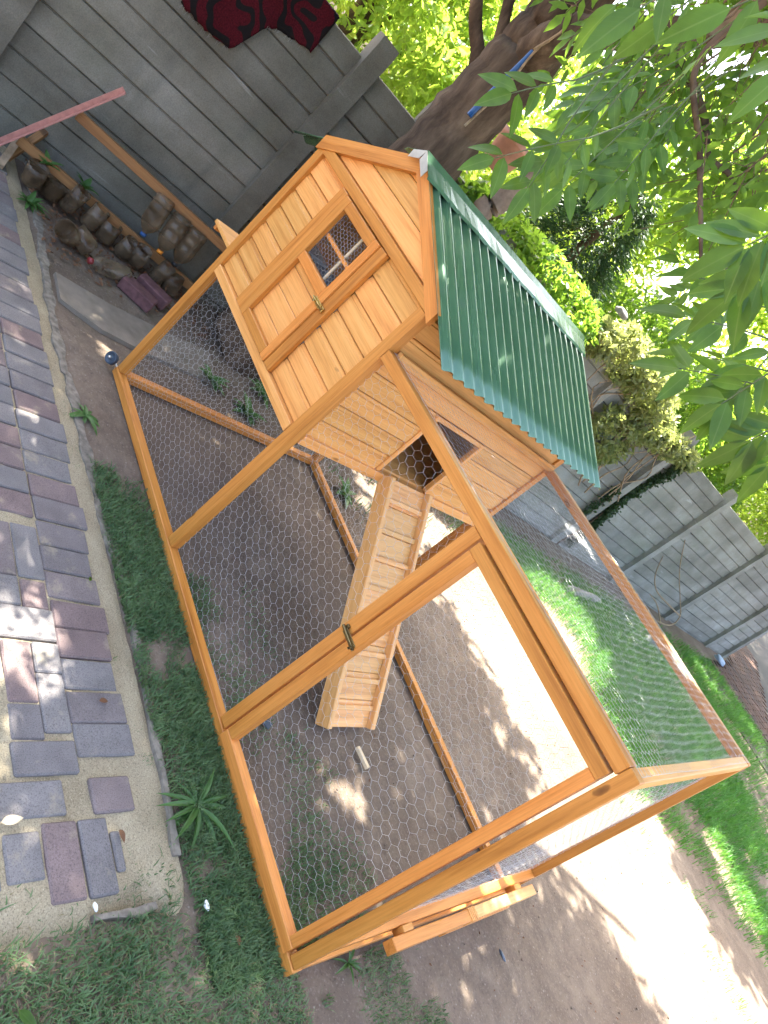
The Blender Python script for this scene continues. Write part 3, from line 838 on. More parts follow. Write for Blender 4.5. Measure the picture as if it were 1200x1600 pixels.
# ramp down from the pop hole
def build_ramp():
    p0, p1 = Vector((X1 + .010, 0, 0.815)), Vector((1.915, 0, 0.030))
    u = (p1 - p0); L = u.length; u.normalize(); v = Vector((0, 1, 0)); w = u.cross(v) * -1
    if w.z < 0: w = -w
    v = w.cross(u)
    M = Matrix(((u.x, v.x, w.x, p0.x), (u.y, v.y, w.y, p0.y + 0.755), (u.z, v.z, w.z, p0.z), (0, 0, 0, 1)))
    rp = bx("ramp", 0, L, -0.172, -0.142, -0.045, 0.032, M_RAMP, coop, .003, M)
    rp["label"] = "pale wooden ramp with cross cleats leading up to the pop hole"
    inv = rp.matrix_basis.inverted()
    def r(name, *a, mat=M_RAMP, bev=.0025):
        o = bx(name, *a, mat, None, bev, M); o.matrix_basis = inv @ o.matrix_basis; o.parent = rp; return o
    r("side_board", 0, L, 0.142, 0.172, -0.045, 0.032, bev=.003)
    n = 9; s = L / n
    for k in range(n): r("tread_plank", k * s + .001, (k + 1) * s - .001, -0.1415, 0.1415, -0.014, 0.002, bev=.003)
    for c in (0.10, 0.235, 0.36, 0.49, 0.62, 0.78, 0.90, 1.02): r("cleat", c - .012, c + .012, -0.141, 0.141, 0.0025, 0.016)
    r("foot_board", L - .03, L, -0.141, 0.141, -0.034, -0.0145)
build_ramp()

# lifting bar at the near end, wheel and ledge at the other
bx("handle_block", X3 + .001, 2.758, 0.36, 0.42, 0.17, 0.22, M_FRAME, coop)
bx("handle_block", X3 + .001, 2.758, 1.22, 1.28, 0.17, 0.22, M_FRAME, coop)
bx("end_rail", 2.694, X3, 0.048, D - .048, 0.165, 0.205, M_FRAME, coop)
bx("lifting_bar", 2.759, 2.802, 0.29, 0.845, 0.17, 0.215, M_FRAME, coop)
bx("lifting_bar", 2.757, 2.800, 0.848, 1.395, 0.172, 0.217, M_RAMP, coop)
bx("lifting_bar", 2.765, 2.803, 0.72, 1.26, 0.10, 0.140, M_FRAME, coop)
for k in range(4): bx("joint_strip", 2.756, 2.8045, 0.80 + k * .012, 0.808 + k * .012, 0.168, 0.2185, M_WOOD, coop, .001)
wh = link("wheel", lathe([(0.0, -.012), (0.030, -.012), (0.033, -.009), (0.033, .009), (0.028, .012), (0.024, .004), (0.010, .006), (0.0, .008)], 24), M_GREYBLUE, coop,
          Matrix.Translation((-0.030, -0.035, 0.052)) @ Matrix.Rotation(math.radians(75), 4, 'X') @ Matrix.Rotation(.3, 4, 'Y'))
link("hub", lathe([(0, .0), (.006, .0), (.006, .024), (0, .024)], 12), M_TIN, wh)
link("axle", tube_mesh([([(-0.03, -0.02, 0.05), (0.02, 0.01, 0.03)], [.004, .004])], 8), M_TIN, coop)
bx("side_ledge", -0.215, -0.001, 0.002, 0.40, 0.858, 0.878, M_WOOD, coop)
bx("side_ledge", -0.205, -0.185, 0.01, 0.39, 0.835, 0.856, M_FRAME, coop)
# ------------------------------------------------------------------ leaves
def leaf_mesh(L=1.0, W=0.36, fold=0.22, curl=0.18, n=7, name="leaf"):
    V, F = [], []
    for i in range(n + 1):
        t = i / n
        w = W * 0.5 * (math.sin(math.pi * min(1, t ** 0.78)) ** 0.85) * (1 - 0.15 * t) + 0.002
        if i == n: w = 0.002
        z = -curl * t * t
        V += [(t * L, -w, z + fold * w), (t * L, 0, z), (t * L, w, z + fold * w)]
    for i in range(n):
        a = i * 3
        F += [(a, a + 3, a + 4, a + 1), (a + 1, a + 4, a + 5, a + 2)]
    me = bpy.data.meshes.new(name); me.from_pydata(V, [], F); me.update()
    return shade_smooth(me)

def leaf_cloud(pts, dirs, nrms, L, W, fold=0.25, droop=0.15):
    """many leaves as one mesh: each a folded pointed blade of 8 triangles"""
    pts, dirs, nrms = (np.asarray(a, float) for a in (pts, dirs, nrms))
    dirs = dirs / np.linalg.norm(dirs, axis=1)[:, None]
    side = np.cross(nrms, dirs); side /= (np.linalg.norm(side, axis=1)[:, None] + 1e-9)
    up = np.cross(dirs, side)
    L = np.broadcast_to(L, len(pts))[:, None]; W = np.broadcast_to(W, len(pts))[:, None]
    st = [(0, 0), (0.30, 0.9), (0.62, 0.75), (1.0, 0)]
    V = [pts]
    for t, w in st[1:3]:
        c = pts + dirs * L * t - up * L * droop * t * t
        V += [c - side * W * w * .5 + up * W * fold * w * .5, c, c + side * W * w * .5 + up * W * fold * w * .5]
    V.append(pts + dirs * L - up * L * droop)
    V = np.stack(V, 1).reshape(-1, 3); n = len(pts); b = np.arange(n)[:, None] * 8
    tri = np.array([(0, 1, 2), (0, 2, 3), (1, 4, 5), (1, 5, 2), (2, 5, 6), (2, 6, 3), (4, 7, 5), (5, 7, 6)])
    F = (b[:, :, None] + tri[None]).reshape(-1, 3)
    return V, F

def rand_dirs(n, up=0.0):
    d = rng.normal(size=(n, 3)); d[:, 2] += up
    return d / np.linalg.norm(d, axis=1)[:, None]

def leaf_cards(pts, dirs, nrms, L, W):
    """far leaves: a bent diamond of two triangles each"""
    dirs = dirs / np.linalg.norm(dirs, axis=1)[:, None]
    side = np.cross(nrms, dirs); side /= (np.linalg.norm(side, axis=1)[:, None] + 1e-9)
    up = np.cross(dirs, side); L = L[:, None]; W = W[:, None]
    c = pts + dirs * L * .45
    V = np.stack([pts, c + side * W * .5 + up * W * .12, pts + dirs * L, c - side * W * .5 + up * W * .12], 1).reshape(-1, 3)
    b = np.arange(len(pts))[:, None, None] * 4
    return V, (b + np.array([(0, 1, 2), (0, 2, 3)])[None]).reshape(-1, 3)
def foliage(name, mat, pts, L, W, parent=None, droop_dir=-0.5, up=0.6, kind="stuff", cards=False):
    n = len(pts)
    d = rand_dirs(n); d[:, 2] += droop_dir
    nr = rand_dirs(n, up)
    Ls = rng.uniform(.75, 1.2, n) * L
    V, F = leaf_cards(pts, d, nr, Ls, Ls * W / L * 1.15) if cards else leaf_cloud(pts, d, nr, Ls, Ls * W / L)
    o = link(name, mesh_np(name, V, F), mat, parent)
    if kind: o["kind"] = kind
    return o

def ellipsoid_pts(n, c, r, shell=0.5, gap=3.0, thr=0.42):
    """points in a lumpy ellipsoid, thinned by noise into clumps"""
    out = []
    while sum(len(o) for o in out) < n:
        d = rand_dirs(n); t = rng.random(n) ** (1 / 3)
        t = shell + (1 - shell) * t
        lump = 0.8 + 0.35 * vnoise(d[:, 0] * 2 + d[:, 2], d[:, 1] * 2 - d[:, 2], 1.6)
        p = d * t[:, None] * lump[:, None] * np.array(r) + np.array(c)
        k = 0.5 * vnoise(p[:, 0] + p[:, 2] * .7, p[:, 1] - p[:, 2] * .4, gap) + 0.5 * vnoise(p[:, 0] - p[:, 1], p[:, 2] * 1.3, gap)
        out.append(p[k > thr])
    return np.concatenate(out)[:n]

# ------------------------------------------------------------------ the ash tree
SHX, SHY = -SUN.x / SUN.z, -SUN.y / SUN.z            # ground shift of a shadow per metre of height
ash = empty("ash_tree", (-0.95, 1.24, 0))
tag(ash, "big leaning ash tree with dark trunk behind the coop, branches overhanging it", "tree")
ainv = Matrix.Translation((0.95, -1.24, 0))
def apart(name, me, mat): return link(name, me, mat, ash, ainv)
trunk_p = [(-0.90, 1.20, -0.05), (-0.93, 1.22, 0.4), (-0.95, 1.23, 1.1), (-0.95, 1.23, 1.77), (-0.96, 1.22, 2.2), (-0.955, 1.22, 2.55), (-0.99, 1.21, 2.9), (-1.08, 1.25, 3.6), (-1.2, 1.5, 4.6)]
tp, tr = smooth_path(trunk_p, [.29, .235, .21, .20, .195, .19, .17, .13, .08], 6)
tp = [p + Vector((random.uniform(-.012, .012), random.uniform(-.012, .012), 0)) for p in tp]
apart("trunk", tube_mesh([(tp, tr)], 18), M_BARK)
def limb(pts, rad, mat=M_BARK, name="limb"):
    p, r = smooth_path(pts, rad, 5); p = [q + Vector((random.uniform(-1, 1), random.uniform(-1, 1), random.uniform(-1, 1))) * rr * .12 for q, rr in zip(p, r)]
    return apart(name, tube_mesh([(p, r)], 10), mat)
limb([(-0.93, 1.22, 2.45), (-0.70, 1.08, 2.62), (-0.54, 1.09, 2.76), (-0.30, 1.15, 2.95), (0.1, 1.3, 3.3), (0.8, 1.6, 3.9)], [.12, .10, .085, .075, .06, .03])
limb([(-0.5, 1.08, 2.78), (-0.1, .75, 2.72), (0.32, 0.56, 2.66), (0.38, 0.62, 2.78), (0.5, 0.6, 3.0), (1.1, 0.1, 3.4)], [.06, .045, .042, .04, .03, .015], M_PALEBARK)
limb([(0.40, 0.60, 2.72), (0.52, 0.50, 2.70), (0.63, 0.57, 2.69), (0.73, 0.67, 2.65), (0.94, 0.60, 2.55), (1.02, .64, 2.56), (1.08, .68, 2.54)], [.022, .02, .018, .015, .012, .01, .006])
limb([(1.14, -0.04, 2.75), (1.14, -0.04, 2.53), (1.28, 0.09, 2.41), (1.40, 0.17, 2.31), (1.54, 0.27, 2.19)], [.012, .010, .009, .008, .004])
limb([(-0.98, 1.24, 2.0), (-1.15, 1.27, 2.16), (-1.25, 1.18, 2.33), (-1.37, 1.01, 2.50), (-1.5, .9, 2.9)], [.07, .05, .045, .04, .02])
limb([(-1.02, 1.22, 2.3), (-1.16, 1.12, 2.5), (-1.30, 1.0, 2.75), (-1.6, .7, 3.1)], [.05, .035, .03, .015])
limb([(-0.66, 1.55, 1.72), (-0.64, 1.58, 1.85), (-0.62, 1.60, 1.99), (-0.60, 1.62, 2.21), (-0.58, 1.63, 2.34)], [.07, .075, .07, .055, .04], M_PALEBARK)
limb([(0.8, 1.6, 3.9), (1.6, 1.4, 4.2), (2.4, .6, 4.3)], [.035, .025, .01])
limb([(-1.2, 1.5, 4.6), (-1.4, 2.6, 5.2), (-1.2, 4.2, 5.3)], [.08, .06, .02])
limb([(-1.15, 1.45, 4.4), (0.0, 3.0, 5.0), (1.2, 4.4, 5.0)], [.06, .05, .02])
limb([(-1.1, 1.3, 3.7), (-2.4, 1.0, 4.6), (-3.4, 0.6, 5.0)], [.07, .05, .02])

# sunlit gap in the crown: leaves that would shade this piece of ground are not there
LIT = [(0.45, 3.4), (0.50, 2.75), (0.85, 2.5), (1.45, 2.62), (2.1, 2.5), (2.6, 1.95), (2.85, 2.05), (3.15, 2.4), (3.55, 2.45), (4.4, 2.5), (5.2, 2.6),
       (5.2, 4.6), (3.95, 4.5), (3.5, 4.15), (3.0, 4.25), (2.6, 4.5), (2.1, 4.3), (1.6, 4.7), (1.1, 5.7), (0.5, 5.6), (0.6, 4.4)]
LIT2 = [(-1.3, 2.0), (0.6, 2.2), (0.6, 5.6), (-1.3, 5.6)]
SPOTS = [(2.20, 0.66, .06), (2.14, 0.56, .03), (2.79, 1.03, .10), (2.83, .93, .05), (1.69, -0.69, .12), (1.62, -.80, .08), (1.74, -.60, .05), (-0.16, 0.01, .06), (3.4, 5.2, .25), (3.0, 5.4, .2), (3.8, 5.6, .15), (1.5, -.62, .04),
         (0.95, 2.35, .05), (1.9, 2.3, .06), (2.4, 1.75, .05), (0.62, -.52, .03), (-0.32, -.46, .03)]
def in_poly(x, y, poly):
    ins = np.zeros(len(x), bool); n = len(poly)
    for i in range(n):
        (x0, y0), (x1, y1) = poly[i], poly[(i + 1) % n]
        c = ((y0 > y) != (y1 > y)) & (x < (x1 - x0) * (y - y0) / (y1 - y0 + 1e-12) + x0)
        ins ^= c
    return ins
def unlit(p, jit=0.05):
    gx = p[:, 0] + SHX * p[:, 2]; gy = p[:, 1] + SHY * p[:, 2]
    jx = (fbm(gx, gy, 2.3) - .5) * .5 + (vnoise(gx, gy, 9) - .5) * .42; jy = (fbm(gx + 9, gy - 7, 2.3) - .5) * .5 + (vnoise(gx + 3, gy - 4, 9) - .5) * .42
    k = ~in_poly(gx + jx, gy + jy, LIT)
    k &= ~in_poly(gx + jx, gy + jy, LIT2)
    for sx, sy, r in SPOTS: k &= np.hypot(gx + jx * .1 - sx, gy + jy * .1 - sy) > r + .055
    return k
def build_crown():
    n = 210000
    g = np.stack([rng.uniform(-1.1, 4.8, n), rng.uniform(-2.9, 9.8, n)], 1)        # where its shade falls
    z = rng.uniform(3.5, 5.6, n)
    p = np.stack([g[:, 0] - SHX * z, g[:, 1] - SHY * z, z], 1)
    cl = fbm(p[:, 0] + z * .5, p[:, 1] - z * .3, 1.6)
    low = (z - 3.5) > 1.2 * cl                                                       # uneven underside
    far = (g[:, 1] < 6.2) | (rng.random(n) < .45) & (g[:, 0] > .2)
    p = p[low & far & unlit(p)]
    foliage("crown", M_CROWN, p - np.array((-0.95, 1.24, 0)), 0.14, 0.062, ash, cards=True)
build_crown()

# hanging sprays near the camera: every leaflet is its own piece
SPRAYS = [(1.73,-0.863,2.099,1.764,-0.975,2.006,0.07,3),(1.795,-0.796,2.059,1.803,-0.931,1.923,0.07,3),(1.762,-0.829,2.05,1.824,-0.838,1.934,0.07,3),(1.573,-0.593,2.163,1.591,-0.575,2.04,0.075,3),(2.439,-0.788,2.005,2.348,-0.885,1.926,0.066,3),(2.354,-0.77,2.047,2.276,-0.868,1.981,0.066,3),(2.288,-0.747,2.102,2.221,-0.842,2.034,0.066,3),(2.444,-0.894,2.018,2.439,-0.896,1.93,0.066,3),(2.487,-0.822,1.981,2.48,-0.825,1.927,0.075,3),(2.154,-0.649,2.145,2.199,-0.681,2.033,0.066,3),(2.372,-0.817,2.063,2.421,-0.849,1.952,0.066,3),(2.475,-0.721,1.975,2.49,-0.715,1.931,0.064,3),(2.351,-0.662,2.032,2.245,-0.713,1.959,0.066,3),(1.937,-0.313,2.099,1.849,-0.368,2.099,0.06,3),(1.758,-0.07,2.141,1.745,-0.078,2.075,0.06,3),(2.249,-1.333,2.134,2.255,-1.355,2.075,0.06,1),(2.154,-1.214,2.195,2.149,-1.22,2.134,0.064,1),(2.042,-1.188,2.186,2.039,-1.192,2.123,0.062,1),(2.334,-1.253,2.193,2.317,-1.267,2.163,0.06,1),(2.357,-1.259,2.176,2.356,-1.26,2.141,0.06,1),(2.233,-1.207,2.232,2.213,-1.227,2.174,0.08,1),(2.395,-1.088,2.091,2.382,-1.095,2.044,0.075,3),(2.371,-0.986,2.093,2.365,-0.989,2.026,0.075,3),(0.946,0.289,2.549,0.984,0.243,2.422,0.085,3),(1.485,-0.412,2.193,1.517,-0.44,2.019,0.085,3),(1.33,-0.173,2.404,1.325,-0.241,2.241,0.085,3),(0.951,0.224,2.297,0.988,0.179,2.161,0.085,3),(1.201,0.058,2.342,1.243,0.024,2.212,0.085,3),(0.868,0.192,2.422,0.935,0.173,2.285,0.085,3),(0.914,0.205,2.401,0.98,0.186,2.25,0.085,3),(1.158,0.036,2.471,1.223,0.022,2.331,0.085,3),(1.514,-0.362,2.264,1.561,-0.377,2.119,0.085,3),(0.756,0.085,2.38,0.813,0.059,2.21,0.085,3),(0.869,0.126,2.556,0.89,0.065,2.405,0.085,3),(1.283,-0.342,2.261,1.327,-0.363,2.086,0.085,3),(0.993,0.224,2.332,1.055,0.201,2.188,0.085,3),(1.291,-0.266,2.422,1.292,-0.33,2.256,0.085,3),(0.885,-0.058,2.385,0.949,-0.071,2.236,0.085,3),(1,-0.077,2.436,1.026,-0.127,2.285,0.085,3),(1.273,-0.317,2.186,1.323,-0.333,2.037,0.085,3),(1.162,-0.048,2.373,1.221,-0.064,2.253,0.085,3)]
CLUMPS = [(0.42,0.27,2.74),(0.65,0.38,2.56),(1.34,0.04,2.61),(0.47,0.48,2.67),(0.83,0.93,2.78),(0.84,-0.06,2.72),(0.37,0.59,2.52),(0.69,0.47,2.63),(0.18,0.49,2.83),(1.25,0.43,2.64),(0.98,0.84,2.61),(0.63,0.64,2.9),(0.56,0.64,2.88),(0.63,0.45,2.79),(0.6,0.87,2.81),(0.78,0.05,2.52),(0.94,0.68,2.59),(0.98,0.76,2.57),(0.6,0.95,3.05)]
LEAVES = []
for k in range(5):
    me = leaf_mesh(1.0, random.uniform(.33, .42), random.uniform(.12, .4), random.uniform(.06, .3)); me.materials.append(M_LEAF); LEAVES.append(me)
def compound(base, tip, ll, pairs=3, sidev=None):
    """positions of the leaflets of one pinnate leaf: (origin, direction, normal, length)"""
    base, tip = Vector(base), Vector(tip); ax = tip - base; L = ax.length; ax.normalize()
    view = (base - Vector((2.9066, -1.9468, 1.8504))).normalized()
    nrm = (Vector((0, 0, 1)) * random.uniform(.3, 1.0) - view * random.uniform(.2, .9) + Vector((random.uniform(-.4, .4), random.uniform(-.4, .4), 0))).normalized()
    side = ax.cross(nrm).normalized(); nrm = side.cross(ax).normalized()
    out, path = [], []
    for i in range(9):
        t = i / 8; path.append(base + ax * L * t + Vector((0, 0, -0.10 * L * t * t)))
    for k in range(pairs):
        t = 0.34 + 0.56 * k / max(1, pairs - 1) if pairs > 1 else .6
        o = base + ax * L * t + Vector((0, 0, -0.10 * L * t * t))
        for s in (-1, 1):
            d = (ax * random.uniform(.45, .75) + side * s * random.uniform(.75, 1.0) + Vector((0, 0, random.uniform(-.45, -.02)))).normalized()
            nn = (nrm + Vector((random.uniform(-.35, .35), random.uniform(-.35, .35), random.uniform(-.2, .3))) + side * s * random.uniform(-.1, .3)).normalized()
            out.append((o + d * .004, d, nn, ll * random.uniform(.82, 1.08) * (0.86 + .1 * k)))
    d = (ax + Vector((0, 0, random.uniform(-.35, 0)))).normalized()
    out.append((path[-1], d, nrm, ll * random.uniform(1.0, 1.2)))
    return path, out
def leaf_mat(o, d, nn, L):
    y = nn.cross(d).normalized(); z = d.cross(y).normalized()
    return Matrix(((d.x * L, y.x * L, z.x * L, o.x), (d.y * L, y.y * L, z.y * L, o.y), (d.z * L, y.z * L, z.z * L, o.z), (0, 0, 0, 1)))
M_STALK = simple("green_leaf_stalk", (0.075, 0.105, 0.03), 0.6)
def build_sprays():
    for sp in SPRAYS:
        b, t, ll = sp[:3], sp[3:6], sp[6]
        path, lv = compound(b, t, ll, int(sp[7]))
        back = (Vector(b) - Vector(t)).normalized()
        ext = [Vector(b) + back * .05 + Vector((0, 0, .02)), Vector(b) + back * .11 + Vector((0, 0, .07))]
        pp = list(reversed(ext)) + path
        br = apart("leaf_spray", tube_mesh([(pp, [.0022, .0020] + [.0016 - .0008 * i / 8 for i in range(9)])], 6), M_STALK)
        for o, d, nn, L in lv:
            link("leaf", random.choice(LEAVES), None, br, leaf_mat(o, d, nn, L))
build_sprays()
def build_mid_foliage():
    P, Dr, N, Ls = [], [], [], []
    tw = []
    for c in CLUMPS:
        c = Vector(c)
        tw.append(([c + Vector((random.uniform(-.1, .1), random.uniform(-.1, .1), .45)), c + Vector((0, 0, .1)), c + Vector((random.uniform(-.06, .06), random.uniform(-.06, .06), -.1))], [.006, .004, .002]))
        for k in range(9):
            b = c + Vector((random.gauss(0, .10), random.gauss(0, .10), random.gauss(0, .12)))
            t = b + Vector((random.gauss(0, .09), random.gauss(0, .09), -random.uniform(.08, .2)))
            path, lv = compound(b, t, random.uniform(.065, .09))
            tw.append((path[::2], [.0015] * 5))
            for o, d, nn, L in lv: P.append(o); Dr.append(d); N.append(nn); Ls.append(L)
    P = np.array(P) - np.array((-0.95, 1.24, 0))
    V, F = leaf_cloud(P, np.array(Dr), np.array(N), np.array(Ls), np.array(Ls) * .38)
    o = link("foliage", mesh_np("foliage", V, F), M_CROWN, ash); o["kind"] = "stuff"
    t_ = apart("twigs", tube_mesh(tw, 5), M_TWIG); t_["kind"] = "stuff"
build_mid_foliage()
# blue strap and rope tied round the trunk
st = link("strap", tube_mesh([smooth_path([(-0.70, 1.02, 2.05), (-0.715, 1.03, 2.25), (-0.72, 1.04, 2.40), (-0.75, 1.06, 2.58)], [.018, .017, .017, .014], 4)], 8), M_BLUE)
tag(st, "faded blue strap hanging down the trunk of the ash", "strap")
rp_ = link("rope", tube_mesh([smooth_path([(-0.69, 1.04, 2.0), (-0.69, 1.05, 2.3), (-0.70, 1.03, 2.50), (-0.62, 1.0, 2.62), (-0.68, 1.0, 2.5), (-0.60, .98, 2.66), (-0.66, .96, 2.75)], [.007] * 7, 5)], 6), M_VINE)
tag(rp_, "pale rope tied round the fork of the ash", "rope")
# pots on the wall behind the ridge
pt = link("clay_pot", lathe([(0, 0), (.09, 0), (.13, .2), (.145, .2), (.145, .24), (.12, .24), (.1, .03), (0, .03)], 20), M_CLAY, None, Matrix.Translation((-1.12, 1.80, 1.99)))
tag(pt, "pink clay pot standing on the wall behind the coop", "pot")

# ------------------------------------------------------------------ plants beyond
def tree(name, label, cat, loc, h, crowns, mat, n, L, W, group=None, droop=-.4, thr=0.42):
    root = empty(name, loc); tag(root, label, cat, group)
    lp = Vector(loc)
    pts = [(0, 0, -.1), (0.05, 0.03, h * .35), (-.04, .05, h * .7), (0, 0, h)]
    p, r = smooth_path(pts, [.16, .12, .08, .03], 5)
    paths = [(p, r)]
    for c, rr in crowns:
        q = Vector(c) - lp
        p, r = smooth_path([(0, 0, h * .4), tuple(q * .6 + Vector((0, 0, h * .15))), tuple(q)], [.07, .04, .015], 5); paths.append((p, r))
    link("trunk", tube_mesh(paths, 8), M_BARK, root)
    P = []
    tot = sum(r[0] * r[1] * r[2] for c, r in crowns)
    for c, r in crowns: P.append(ellipsoid_pts(int(n * r[0] * r[1] * r[2] / tot), np.array(c) - np.array(loc), r, .25, 2.6, thr))
    foliage("crown", mat, np.concatenate(P), L, W, root, droop)
    return root
G = "trees beyond the concrete wall"
tree("leafy_tree", "bright lime leafy tree over the wall, left of the ash trunk", "tree", (-4.2, 2.2, 0), 3.2,
     [((-4.4, 2.6, 2.4), (1.5, 1.3, 0.9)), ((-3.9, 1.9, 3.0), (1.2, 1.2, .8)), ((-5.2, 4.0, 3.0), (1.6, 1.4, 1.2)), ((-4.0, 4.2, 1.95), (1.0, 1.3, .8))], M_LIME, 18000, .12, .055, G)
tree("leafy_tree", "yellow green backlit tree beyond the wall, above the green roof", "tree", (-5.2, 7.6, 0), 4.2,
     [((-4.6, 6.6, 3.7), (1.6, 1.5, 1.2)), ((-5.4, 8.0, 2.9), (1.7, 1.7, 1.3)), ((-3.6, 8.2, 4.3), (1.5, 1.5, 1.1))], M_LIME, 17000, .13, .06, G, thr=.50)
tree("leafy_tree", "light green tree beyond the wall at the right edge", "tree", (-3.0, 11.5, 0), 4.0,
     [((-3.0, 10.2, 3.4), (1.5, 1.5, 1.3)), ((-2.2, 12.6, 2.7), (1.6, 1.8, 1.3)), ((-1.4, 14.5, 3.0), (1.6, 1.6, 1.4))], M_LIME, 17000, .13, .06, G, thr=.46)
tree("leafy_tree", "low mid green tree behind the wall under the lime ones", "tree", (-2.6, 7.6, 0), 2.2,
     [((-2.5, 6.9, 2.1), (1.0, .9, .7)), ((-2.3, 8.6, 2.0), (1.0, 1.1, .7)), ((-1.9, 10.5, 1.9), (.8, 1.2, .7))], M_CROWN, 14000, .10, .045, G)
tree("leafy_tree", "tall tree added out of view to shade the brick path", "tree", (-1.4, 17.0, 0), 5.0,
     [((-1.3, 13.2, 5.2), (2.0, 2.8, .9)), ((-0.8, 16.0, 5.4), (2.4, 3.0, .9)), ((-.4, 19.0, 5.2), (2.6, 2.8, .9)), ((-3.2, 22.5, 5.4), (3.0, 4.0, .9)), ((-4.6, 28, 5.4), (3.4, 4.5, .9))], M_CROWN, 50000, .2, .09, G, thr=.36)  # added outside the frame so its crown keeps the far path dark
# conifer: drooping dark sprays
def conifer():
    root = empty("conifer", (-2.7, 5.0, 0)); tag(root, "dark green conifer behind the wall beside the roof ridge", "tree", G)
    link("trunk", tube_mesh([([(0, 0, 0), (0, 0, 1.5), (.03, 0, 3.1)], [.12, .09, .02])], 8), M_BARK, root)
    P, Dd, N = [], [], []
    for k in range(420):
        h = rng.uniform(.9, 3.1); R = .25 + 1.0 * (3.3 - h) / 2.4 * rng.uniform(.75, 1.05); a = rng.uniform(0, 2 * math.pi)
        tipv = np.array((math.cos(a) * R, math.sin(a) * R, h)); st_ = np.array((0, 0, h + .1))
        m = 34
        t = rng.uniform(.45, 1.0, m)[:, None]
        q = st_ + (tipv - st_) * t + rng.normal(0, .035, (m, 3)); q[:, 2] -= (t[:, 0] ** 2) * .12
        P.append(q); d = (tipv - st_) / R + rng.normal(0, .45, (m, 3)); Dd.append(d); N.append(rand_dirs(m, .8))
    V, F = leaf_cloud(np.concatenate(P), np.concatenate(Dd), np.concatenate(N), rng.uniform(.05, .10, 420 * 34), .022)
    o = link("crown", mesh_np("crown", V, F), M_CONIFER, root); o["kind"] = "stuff"
conifer()
# creeper heaped over the wall and ivy trailing beside a post
def wallB(s, off, z):
    a = math.radians(82.5)
    return (-1.471 + math.cos(a) * s + math.sin(a) * off, math.sin(a) * s - math.cos(a) * off, z)
def creeper():
    root = empty("creeper_bush", wallB(5.0, 0.1, 0)); tag(root, "sunlit creeper bush heaped over the wall beside the roof's far end", "creeper")
    o0 = np.array(wallB(5.0, .1, 0))
    P = []
    for s, off, z, r in ((4.45, 0.02, 1.95, (.30, .42, .24)), (5.0, 0.05, 1.93, (.32, .48, .26)), (5.5, .05, 1.72, (.22, .45, .26)), (5.2, .12, 1.35, (.15, .5, .40)), (6.0, .08, 1.72, (.16, .4, .16)), (4.0, 0, 1.86, (.22, .3, .16)), (6.5, .05, 1.78, (.15, .45, .13))):
        P.append(ellipsoid_pts(int(4200 * (r[0] * r[1] * r[2]) ** .66 / .2), np.array(wallB(s, off, z)) - o0, r, .35, 7.0, .40))
    foliage("foliage", M_CREEPER, np.concatenate(P), .065, .036, root, -.2)
    paths = []
    for k in range(14):
        s = random.uniform(4.3, 6.3)
        pts = [Vector(wallB(s + random.uniform(-.3, .3), .06 + random.uniform(0, .04), 0.7 + k * .02 + i * .28)) - Vector(o0) for i in range(5)]
        paths.append(smooth_path(pts, [.010, .009, .007, .006, .004], 4))
    link("stem", tube_mesh(paths, 5), M_VINE, root)["kind"] = "stuff"
creeper()
def ivy_heap():
    root = empty("ivy_heap", wallB(2.9, .05, 0)); tag(root, "dark heap of ivy on the wall behind the roof ridge", "ivy")
    o0 = np.array(wallB(2.9, .05, 0)); P = []
    for s, off, z, r in ((3.5, 0, 1.84, (.28, .38, .2)), (3.0, .02, 1.83, (.26, .4, .22)), (2.5, .05, 1.75, (.24, .35, .25)), (2.05, .05, 1.7, (.2, .3, .22))):
        P.append(ellipsoid_pts(900, np.array(wallB(s, off, z)) - o0, r, .3, 7.0, .40))
    foliage("foliage", M_CROWN, np.concatenate(P), .07, .04, root, -.3)
    link("stem", tube_mesh([smooth_path([Vector(wallB(2.9 + .1 * math.sin(i * 2), .05, .3 * i)) - Vector(o0) for i in range(7)], [.02 - .002 * i for i in range(7)], 4)], 6), M_TWIG, root)
ivy_heap()
def ivy():
    root = empty("ivy", wallB(6.5, .08, 0)); tag(root, "strip of small leaved ivy climbing the wall beside a post", "ivy")
    o0 = np.array(wallB(6.5, .08, 0)); n = 3000
    z = rng.uniform(.1, 1.85, n); s = 6.50 + .06 * np.sin(z * 5) + np.abs(rng.normal(0, .07, n)) * (0.5 + .5 * vnoise(z, z * 0, 6)); off = .04 + rng.uniform(0, .06, n)
    P = np.array([wallB(a, b, c) for a, b, c in zip(s, off, z)]) - o0
    foliage("foliage", M_IVY, P, .04, .028, root, -.2)
    n2 = 900; s = rng.normal(6.22, .04, n2); z = rng.uniform(.5, 1.0, n2)
    P = np.array([wallB(a, b, c) for a, b, c in zip(s, .05 + rng.uniform(0, .05, n2), z)]) - o0
    foliage("foliage", M_IVY, P[::4], .04, .028, root, -.2)
    link("stem", tube_mesh([smooth_path([Vector(wallB(6.46 + .05 * math.sin(i), .05, .3 * i)) - Vector(o0) for i in range(7)], [.012 - .001 * i for i in range(7)], 4)], 6), M_TWIG, root)
ivy()
